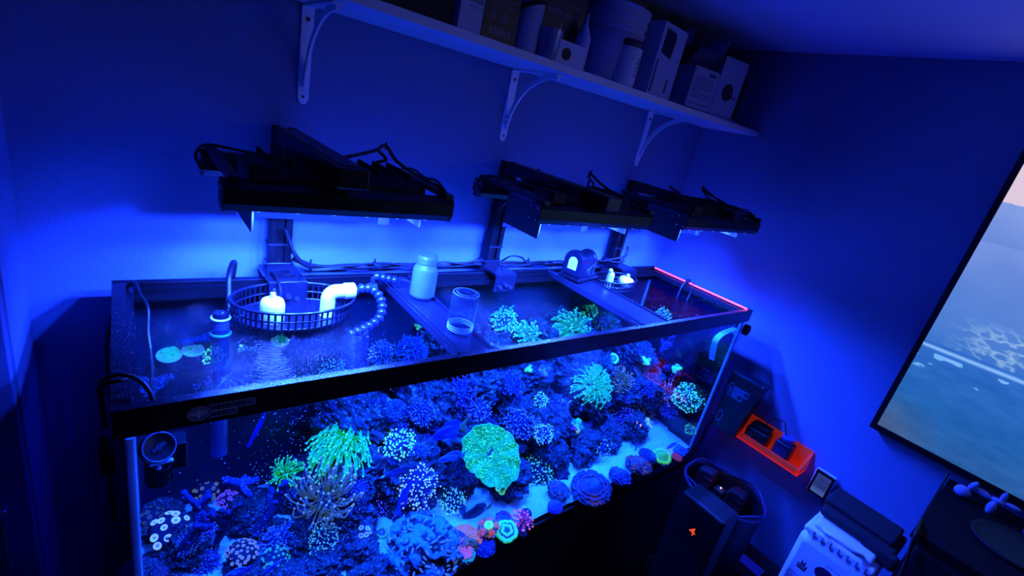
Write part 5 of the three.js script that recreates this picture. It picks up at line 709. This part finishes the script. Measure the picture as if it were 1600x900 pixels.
{
  const g = thing('dresser', 'black chest of drawers under the television', 'dresser', [1.51, -T, 0.68]);
  const h = T - 0.256, w = XR - 0.02 - 1.51;
  part(g, 'carcass', [span(0.01, w, 0.05, h - 0.02, 0.012, 1.5), span(0.03, w - 0.02, 0, 0.05, 0.03, 1.48)], ROUGHBLACK); part(g, 'top', span(0, w, h - 0.02, h, 0, 1.52, 0.003), M(0x07080c, 0.95, 0, { specularIntensity: 0.3 }));
  for (let r = 0; r < 4; r++) for (let q = 0; q < 2; q++) { const d = part(g, 'drawer', span(-0.004, 0.01, 0.07 + r * 0.275, 0.07 + r * 0.275 + 0.265, 0.02 + q * 0.74, 0.75 + q * 0.74, 0.003), ROUGHBLACK); part(d, 'knob', ball(0.012, -0.014, 0.2 + r * 0.275, 0.385 + q * 0.74), ROUGHBLACK); }
  const p = thing('round_tray', 'dark round tray on top of the dresser', 'tray', [1.72, -0.256, 0.85]); part(p, 'tray', lathe([[0.001, 0], [0.085, 0], [0.09, 0.006], [0.088, 0.012], [0.082, 0.005], [0.001, 0.004]], 40), M(0x06060a, 0.7));
  const o = thing('rounded_ornament', 'small pale ornament of joined rounded lobes on the dresser below the television', 'ornament', [1.87, -0.256, 0.755]); const m = M(0x8f98c8, 0.5);
  const el = (rx, ry, rz, x, y, z, a = 0) => put(new THREE.SphereGeometry(1, 18, 12).scale(rx, ry, rz), x, y, z, a, 0, 0);
  part(o, 'lobes', [el(0.018, 0.02, 0.022, -0.02, 0.024, -0.045), el(0.009, 0.02, 0.009, -0.01, 0.055, -0.03, 0.3), el(0.01, 0.01, 0.022, 0, 0.045, 0.0, 0.2), el(0.012, 0.024, 0.012, -0.02, 0.022, 0.03), el(0.009, 0.009, 0.018, 0, 0.045, 0.035), el(0.008, 0.02, 0.008, 0.004, 0.064, 0.042), el(0.007, 0.007, 0.02, 0.004, 0.05, 0.07)], m); o.scale.setScalar(0.85);
  const q = thing('small_speaker', 'small dark rounded box at the right edge on the dresser', 'speaker', [1.85, -0.256, 0.875]); part(q, 'body', rbox(0.05, 0.04, 0.05, 0.012, 0, 0.02, 0), M(0x2a3170, 0.6)); part(q, 'grille', cyl(0.018, 0.018, 0.004, -0.025, 0.02, 0, 0, 0, Math.PI / 2), MATTE);
  const c = thing('television_cable', 'black cable hanging down the wall from the television past the dresser', 'cable', [1.93, -0.23, 0.66]);
  const e = (u, v, x) => { const w0 = at(u, v, 'x', x); return w0.sub(V(1.93, -0.23, 0.66)); };
  part(c, 'cable', tube([e(1482, 738, 1.92), e(1464, 772, 1.86), e(1447, 800, 1.7), e(1431, 832, 1.5), e(1420, 865, 1.49), e(1405, 905, 1.48)], 0.0038, 60), CABLE);
}
{ // orange printed shelf along the wall, with its bottles
  const a = at(1120, 650, 'x', 1.90), z0 = a.z - 0.005, z1 = 0.345, yb = -0.515, x1 = XR - 0.004, x0 = 1.895, yf = yb + 0.022;
  const o = M(0xff4a1e, 0.5, 0, { glow: 0.15, glowHex: 0xff3a12 });
  const g = thing('orange_shelf', 'bright orange printed tray shelf on the right wall beside the tank', 'shelf', [x0, yb, z0]); const w = x1 - x0, L2 = z1 - z0;
  part(g, 'tray', [span(0, w, 0, 0.006, 0, L2), span(0, 0.006, 0, 0.03, 0, L2, 0.002), span(w - 0.005, w, 0, 0.09, 0, L2)], o); part(g, 'end_wall', [put(cut([[0, 0], [w, 0], [w, 0.09], [0.05, 0.055], [0, 0.03]], 0.006), 0, 0, L2 - 0.006)], o); part(g, 'end_wall', [put(cut([[0, 0], [w, 0], [w, 0.06], [0, 0.03]], 0.006), 0, 0, 0)], o); part(g, 'partition', span(0.004, w, 0, 0.03, 0.13, 0.15), o);
  const t = print(256, 256, (c, W, H) => { c.fillStyle = '#12131c'; c.fillRect(0, 0, W, H); c.strokeStyle = '#7a84b8'; c.lineWidth = 4; c.beginPath(); c.arc(48, 50, 34, 0, 7); c.stroke(); for (let k = -1; k < 2; k++) { c.beginPath(); c.moveTo(48, 74); c.quadraticCurveTo(48 + k * 10, 50, 48 + k * 18, 32); c.stroke(); } c.strokeRect(86, 26, 160, 28); c.strokeRect(86, 54, 110, 28); c.fillStyle = '#7a84b8'; c.font = 'bold 26px sans-serif'; c.fillText('PRINTED', 92, 50, 148); c.fillText('REEF', 92, 78, 96); c.beginPath(); c.arc(46, 208, 30, 0, 7); c.lineWidth = 5; c.stroke(); });
  const b = thing('feeder_hopper', 'tall black printed hopper with round emblem lettered PRINTED REEF, left on the orange shelf', 'container', [1.93, yb + 0.007, z0 + 0.07]);
  b.rotation.y = 0;
  part(b, 'body', put(cut([[-0.062, 0], [0.035, 0], [0.065, 0.235], [-0.062, 0.235]], 0.05, 0.002), -0.018, 0, 0, 0, -Math.PI / 2, 0).rotateY(0), M(0x12131c, 0.4));
  part(b, 'front_print', put(new THREE.PlaneGeometry(0.09, 0.2), -0.0705, 0.115, -0.014, 0, -Math.PI / 2, 0), M(0xffffff, 0.45, 0, { map: t }), 'round emblem and PRINTED REEF lettering'); part(b, 'lid', rbox(0.058, 0.012, 0.14, 0.003, -0.043, 0.242, 0.0), M(0x14162a, 0.4));
  const d = thing('dosing_jar', 'dark green square jar in the middle of the orange shelf', 'jar', [1.93, yb + 0.007, 0.165]); part(d, 'body', rbox(0.058, 0.065, 0.085, 0.01, 0, 0.0325, 0), M(0x0c2420, 0.3)); part(d, 'lid', rbox(0.05, 0.016, 0.07, 0.006, 0, 0.075, 0), MATTE); part(d, 'tube', tube([[0, 0.08, 0.01], [0, 0.13, 0.02], [0, 0.14, 0.06], [-0.004, 0.1, 0.085]], 0.0022, 24), CABLE); part(d, 'mark', ring(0.008, 0.0014, -0.0292, 0.034, -0.02, 0, Math.PI / 2, 0, 18), M(0x4a6a70, 0.4));
  const e = thing('dosing_bottle', 'dark bottle with a pale blue cap at the right of the orange shelf', 'bottle', [1.93, yb + 0.007, 0.262]); part(e, 'body', rbox(0.052, 0.075, 0.062, 0.01, 0, 0.0375, 0), M(0x10142e, 0.3)); part(e, 'cap', lathe([[0.001, 0.098], [0.02, 0.098], [0.022, 0.095], [0.022, 0.078], [0.001, 0.078]], 28), M(0x5a68b8, 0.4)); part(e, 'label', span(-0.0266, -0.026, 0.012, 0.058, -0.022, 0.022), M(0x1c2248, 0.5));
  const l = thing('lead', 'black leads curling from the left end of the orange shelf down the glass', 'cable', [1.87, yb, z0]); part(l, 'lead', [tube([[0.03, 0.02, 0.0], [0.0, 0.035, -0.005], [-0.018, 0.0, 0.0], [-0.022, -0.06, 0.002], [-0.022, -0.14, 0.003]], 0.003, 30), tube([[0.03, 0.015, 0.005], [0.005, 0.022, 0.004], [-0.01, -0.01, 0.006], [-0.014, -0.08, 0.006]], 0.003, 30)], CABLE);
}
{ // square display on the wall
  const g = thing('wall_display', 'small square display with a white rim on the right wall below the orange shelf', 'display', [1.952, -0.514, 0.4115]);
  part(g, 'case', rbox(0.016, 0.108, 0.068, 0.006, 0, 0, 0), M(0xb8c2e4, 0.35), 'white rim'); part(g, 'bezel', rbox(0.004, 0.1, 0.0615, 0.003, -0.007, 0, 0), BLACK);
  const t = print(128, 192, (c, w, h) => { c.fillStyle = '#3a4f9a'; c.fillRect(0, 0, w, h); c.fillStyle = '#18204a'; c.font = 'bold 34px monospace'; c.fillText('25.3', 34, 62); c.fillRect(10, 92, 108, 5); c.fillRect(20, 120, 80, 4); c.font = 'bold 20px monospace'; c.fillText('8.14', 60, 116); c.fillStyle = '#5a78c8'; c.fillRect(0, 140, w, 52); c.fillStyle = '#18204a'; c.fillRect(14, 150, 96, 4); });
  part(g, 'screen', put(new THREE.PlaneGeometry(0.045, 0.078), -0.0093, 0.0, 0, 0, -Math.PI / 2, 0), new THREE.MeshPhysicalMaterial({ color: 0x10142a, roughness: 0.3, emissive: 0xffffff, emissiveMap: t, emissiveIntensity: 0.5 }), 'dim lit readout');
  part(g, 'stalk', [rbox(0.02, 0.05, 0.02, 0.004, 0.004, -0.055, 0.045, 0.5, 0, 0)], MATTE);
}
{ // salt pail with black cloth on its lid
  const p = thing('side_stool', 'black stool carrying the white salt pail', 'stool', [1.63, -T, 0.575]);
  part(p, 'seat', span(-0.15, 0.15, 0.55, 0.58, -0.12, 0.1, 0.004), ROUGHBLACK); for (const [x, z] of [[-0.12, -0.09], [0.12, -0.09], [-0.12, 0.07], [0.12, 0.07]]) part(p, 'leg', span(x - 0.015, x + 0.015, 0, 0.55, z - 0.015, z + 0.015), ROUGHBLACK);
  const yb = -T + 0.58, yt = -0.452, H = yt - yb;
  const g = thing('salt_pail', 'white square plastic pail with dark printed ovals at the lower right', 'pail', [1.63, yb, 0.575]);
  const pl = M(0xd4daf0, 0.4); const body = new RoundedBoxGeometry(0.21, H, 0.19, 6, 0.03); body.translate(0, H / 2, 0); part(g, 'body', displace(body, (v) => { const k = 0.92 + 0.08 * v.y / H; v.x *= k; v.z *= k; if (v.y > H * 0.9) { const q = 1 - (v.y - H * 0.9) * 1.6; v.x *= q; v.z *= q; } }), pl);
  part(g, 'lid', [put(new RoundedBoxGeometry(0.2, 0.02, 0.18, 4, 0.009), 0, H + 0.008, 0), put(new RoundedBoxGeometry(0.17, 0.02, 0.15, 4, 0.009), 0, H + 0.024, 0)], pl); part(g, 'lid_rib', Array.from({ length: 7 }, (_, i) => box(0.004, 0.02, 0.008, -0.101, H + 0.007, -0.066 + i * 0.022)), pl); part(g, 'handle', tube([[-0.085, H + 0.03, -0.05], [-0.115, H + 0.045, -0.035], [-0.12, H + 0.05, 0], [-0.115, H + 0.045, 0.035], [-0.085, H + 0.03, 0.05]], 0.006, 30), pl);
  const t = print(512, 768, (c, w, h) => { c.fillStyle = '#d4daf0'; c.fillRect(0, 0, w, h); c.fillStyle = '#10142c'; c.save(); c.translate(90, 190); c.beginPath(); for (const [x, y] of [[-40, 60], [-44, 0], [-24, 20], [-18, -40], [0, -4], [18, -44], [24, 16], [44, -6], [40, 60]]) c.lineTo(x, y); c.fill(); c.fillStyle = '#d4daf0'; for (let i = 0; i < 8; i++) c.fillRect(-30 + (i % 4) * 17, 10 + (i >> 2) * 22, 8, 10); c.restore(); c.fillStyle = '#141a3c'; c.beginPath(); c.ellipse(270, 150, 84, 66, 0, 0, 7); c.fill(); c.font = 'bold 62px sans-serif'; c.fillText('PRINTED', 250, 200, 240); c.fillText('REEF', 280, 262, 150); c.lineWidth = 4; c.strokeStyle = '#2a3264'; for (let i = 0; i < 3; i++) { c.beginPath(); c.moveTo(160, 250 + i * 22); c.lineTo(240, 262 + i * 22); c.stroke(); } c.beginPath(); c.ellipse(200, 380, 86, 62, 0, 0, 7); c.fill(); c.strokeStyle = '#2a3264'; c.beginPath(); c.ellipse(60, 360, 60, 40, 0, 0, 7); c.stroke(); c.font = 'italic 30px sans-serif'; c.fillText('Reef Salt', 250, 60); c.fillText('//', 460, 110); });
  part(g, 'label', put(new THREE.PlaneGeometry(0.15, 0.25), -0.1035, H - 0.16, 0, 0, -Math.PI / 2, 0), M(0xffffff, 0.45, 0, { map: t }), 'dark oval badges and lettering');
  const c = thing('black_cloth', 'folded black cloth bag lying on the lid of the white pail', 'cloth', [1.66, yt + 0.036, 0.575]);
  const fold = (w, h, d, x, y, z, s) => displace(new RoundedBoxGeometry(w, h, d, 8, h * 0.45), (v) => { v.y += 0.008 * noise.noise(v.x * 20 + s, s, v.z * 20) ; v.x += 0.006 * noise.noise(v.x * 14, v.y * 30, v.z * 22 + s); v.x += x; v.y += y; v.z += z; });
  part(c, 'cloth', [fold(0.14, 0.026, 0.19, 0, 0.013, 0.01, 1), fold(0.11, 0.02, 0.18, 0.015, 0.034, 0.0, 5)], M(0x0a0b14, 0.85)); part(c, 'drooping_hem', fold(0.03, 0.05, 0.09, -0.06, 0.0, 0.075, 8), M(0x0a0b14, 0.85));
}
{ // dark things on the floor right of the stand
  const g = thing('black_bin', 'black open bin with two dark red items in it, right of the stand', 'bin', [1.665, -T, 0.215]); const H = 0.85, m = M(0x080a16, 0.5), sx = 0.66;
  part(g, 'body', lathe([[0.001, 0.01], [0.15, 0], [0.16, 0.01], [0.19, H - 0.02], [0.196, H], [0.187, H], [0.181, H - 0.02], [0.152, 0.016], [0.001, 0.02]], 48).scale(sx, 1, 0.74), m); part(g, 'rim', tube(Array.from({ length: 41 }, (_, i) => { const t = i / 40 * 6.2832; return [Math.cos(t) * 0.193 * sx, H, Math.sin(t) * 0.193 * 0.74]; }), 0.006, 80), M(0x1a2350, 0.4));
  part(g, 'liner', tube(Array.from({ length: 41 }, (_, i) => { const t = i / 40 * 6.2832; return [Math.cos(t) * 0.186 * sx, H + 0.006 + 0.012 * Math.sin(t * 4), Math.sin(t) * 0.19 * 0.74]; }), 0.004, 90), M(0x1a2350, 0.5));
  for (const [i, [u, v]] of [[1108, 735], [1155, 770]].entries()) { const p = at(u, v, 'y', -0.61), k = thing('red_bundle', ['dark red folded bundle at the back of the black bin', 'dark red ribbed bundle at the right of the black bin'][i], 'bundle', [p.x, -0.715, p.z]); part(k, 'bundle', displace(new RoundedBoxGeometry(0.055, 0.11, 0.06, 5, 0.016), (v) => { v.y += 0.06; v.x += 0.006 * Math.sin(v.z * 90 + i); }), M(0x4a1420, 0.6)); part(k, 'band', [box(0.058, 0.008, 0.063, 0, 0.06, 0), box(0.058, 0.008, 0.063, 0, 0.085, 0)], M(0x5a1a26, 0.6)); part(k, 'base', box(0.05, 0.02, 0.05, 0, -0.005, 0), M(0x2a0c14, 0.6)); }
  const d = thing('plug_socket_box', 'black power box with a tiny white indicator light inside the bin', 'power box', [at(1127, 762, 'y', -0.63).x, -0.73, at(1127, 762, 'y', -0.63).z]); part(d, 'case', rbox(0.04, 0.095, 0.04, 0.006, 0, 0.047, 0), MATTE); part(d, 'indicator', ball(0.0035, -0.002, 0.099, 0), M(0xffd0a0, 0.6, 0, { glow: 1.2 })); const pl = new THREE.PointLight(0xffc898, 0.0003, 0, 2); pl.position.set(-0.002, 0.106, 0); pl.shadow.radius = 0.2; d.add(pl);
  const q = at(1082, 830, 'x', 1.39), e = thing('controller', 'black box with a glowing red digit standing in front of the black bin', 'controller', [1.42, -T, q.z]); const ch = q.y + T + 0.1;
  part(e, 'case', rbox(0.1, ch, 0.15, 0.01, 0.02, ch / 2, 0), ROUGHBLACK);
  const t = print(64, 64, (c, w, h) => { c.fillStyle = '#000'; c.fillRect(0, 0, w, h); c.strokeStyle = '#ff4a28'; c.lineWidth = 9; c.lineCap = 'round'; c.beginPath(); c.moveTo(40, 58); c.lineTo(40, 8); c.lineTo(14, 38); c.lineTo(54, 38); c.stroke(); });
  part(e, 'digit', put(new THREE.PlaneGeometry(0.028, 0.03), -0.0306, ch - 0.1, 0, 0, -Math.PI / 2, 0), new THREE.MeshPhysicalMaterial({ color: 0x050505, roughness: 0.4, emissive: 0xffffff, emissiveMap: t, emissiveIntensity: 1.4 }), 'red glowing digit 4'); const rl = new THREE.RectAreaLight(0xff3a20, 0.1, 0.025, 0.028); rl.position.set(-0.0315, ch - 0.1, 0); rl.lookAt(-5, ch - 0.1, 0); e.add(rl);
  const s = at(1168, 878, 'y', -0.86), f = thing('shop_vacuum', 'black low machine with a blue-grey rectangular plate on top, in front of the bin', 'appliance', [s.x, -T, s.z]); part(f, 'body', rbox(0.2, 0.585, 0.22, 0.03, 0.03, 0.2925, 0.02), ROUGHBLACK); f.rotation.y = 0; part(f, 'plate', rbox(0.05, 0.006, 0.11, 0.002, 0, 0.588, 0.0), M(0x5f78d8, 0.5), 'blue-grey plate');
}
renderer.render(scene, camera);
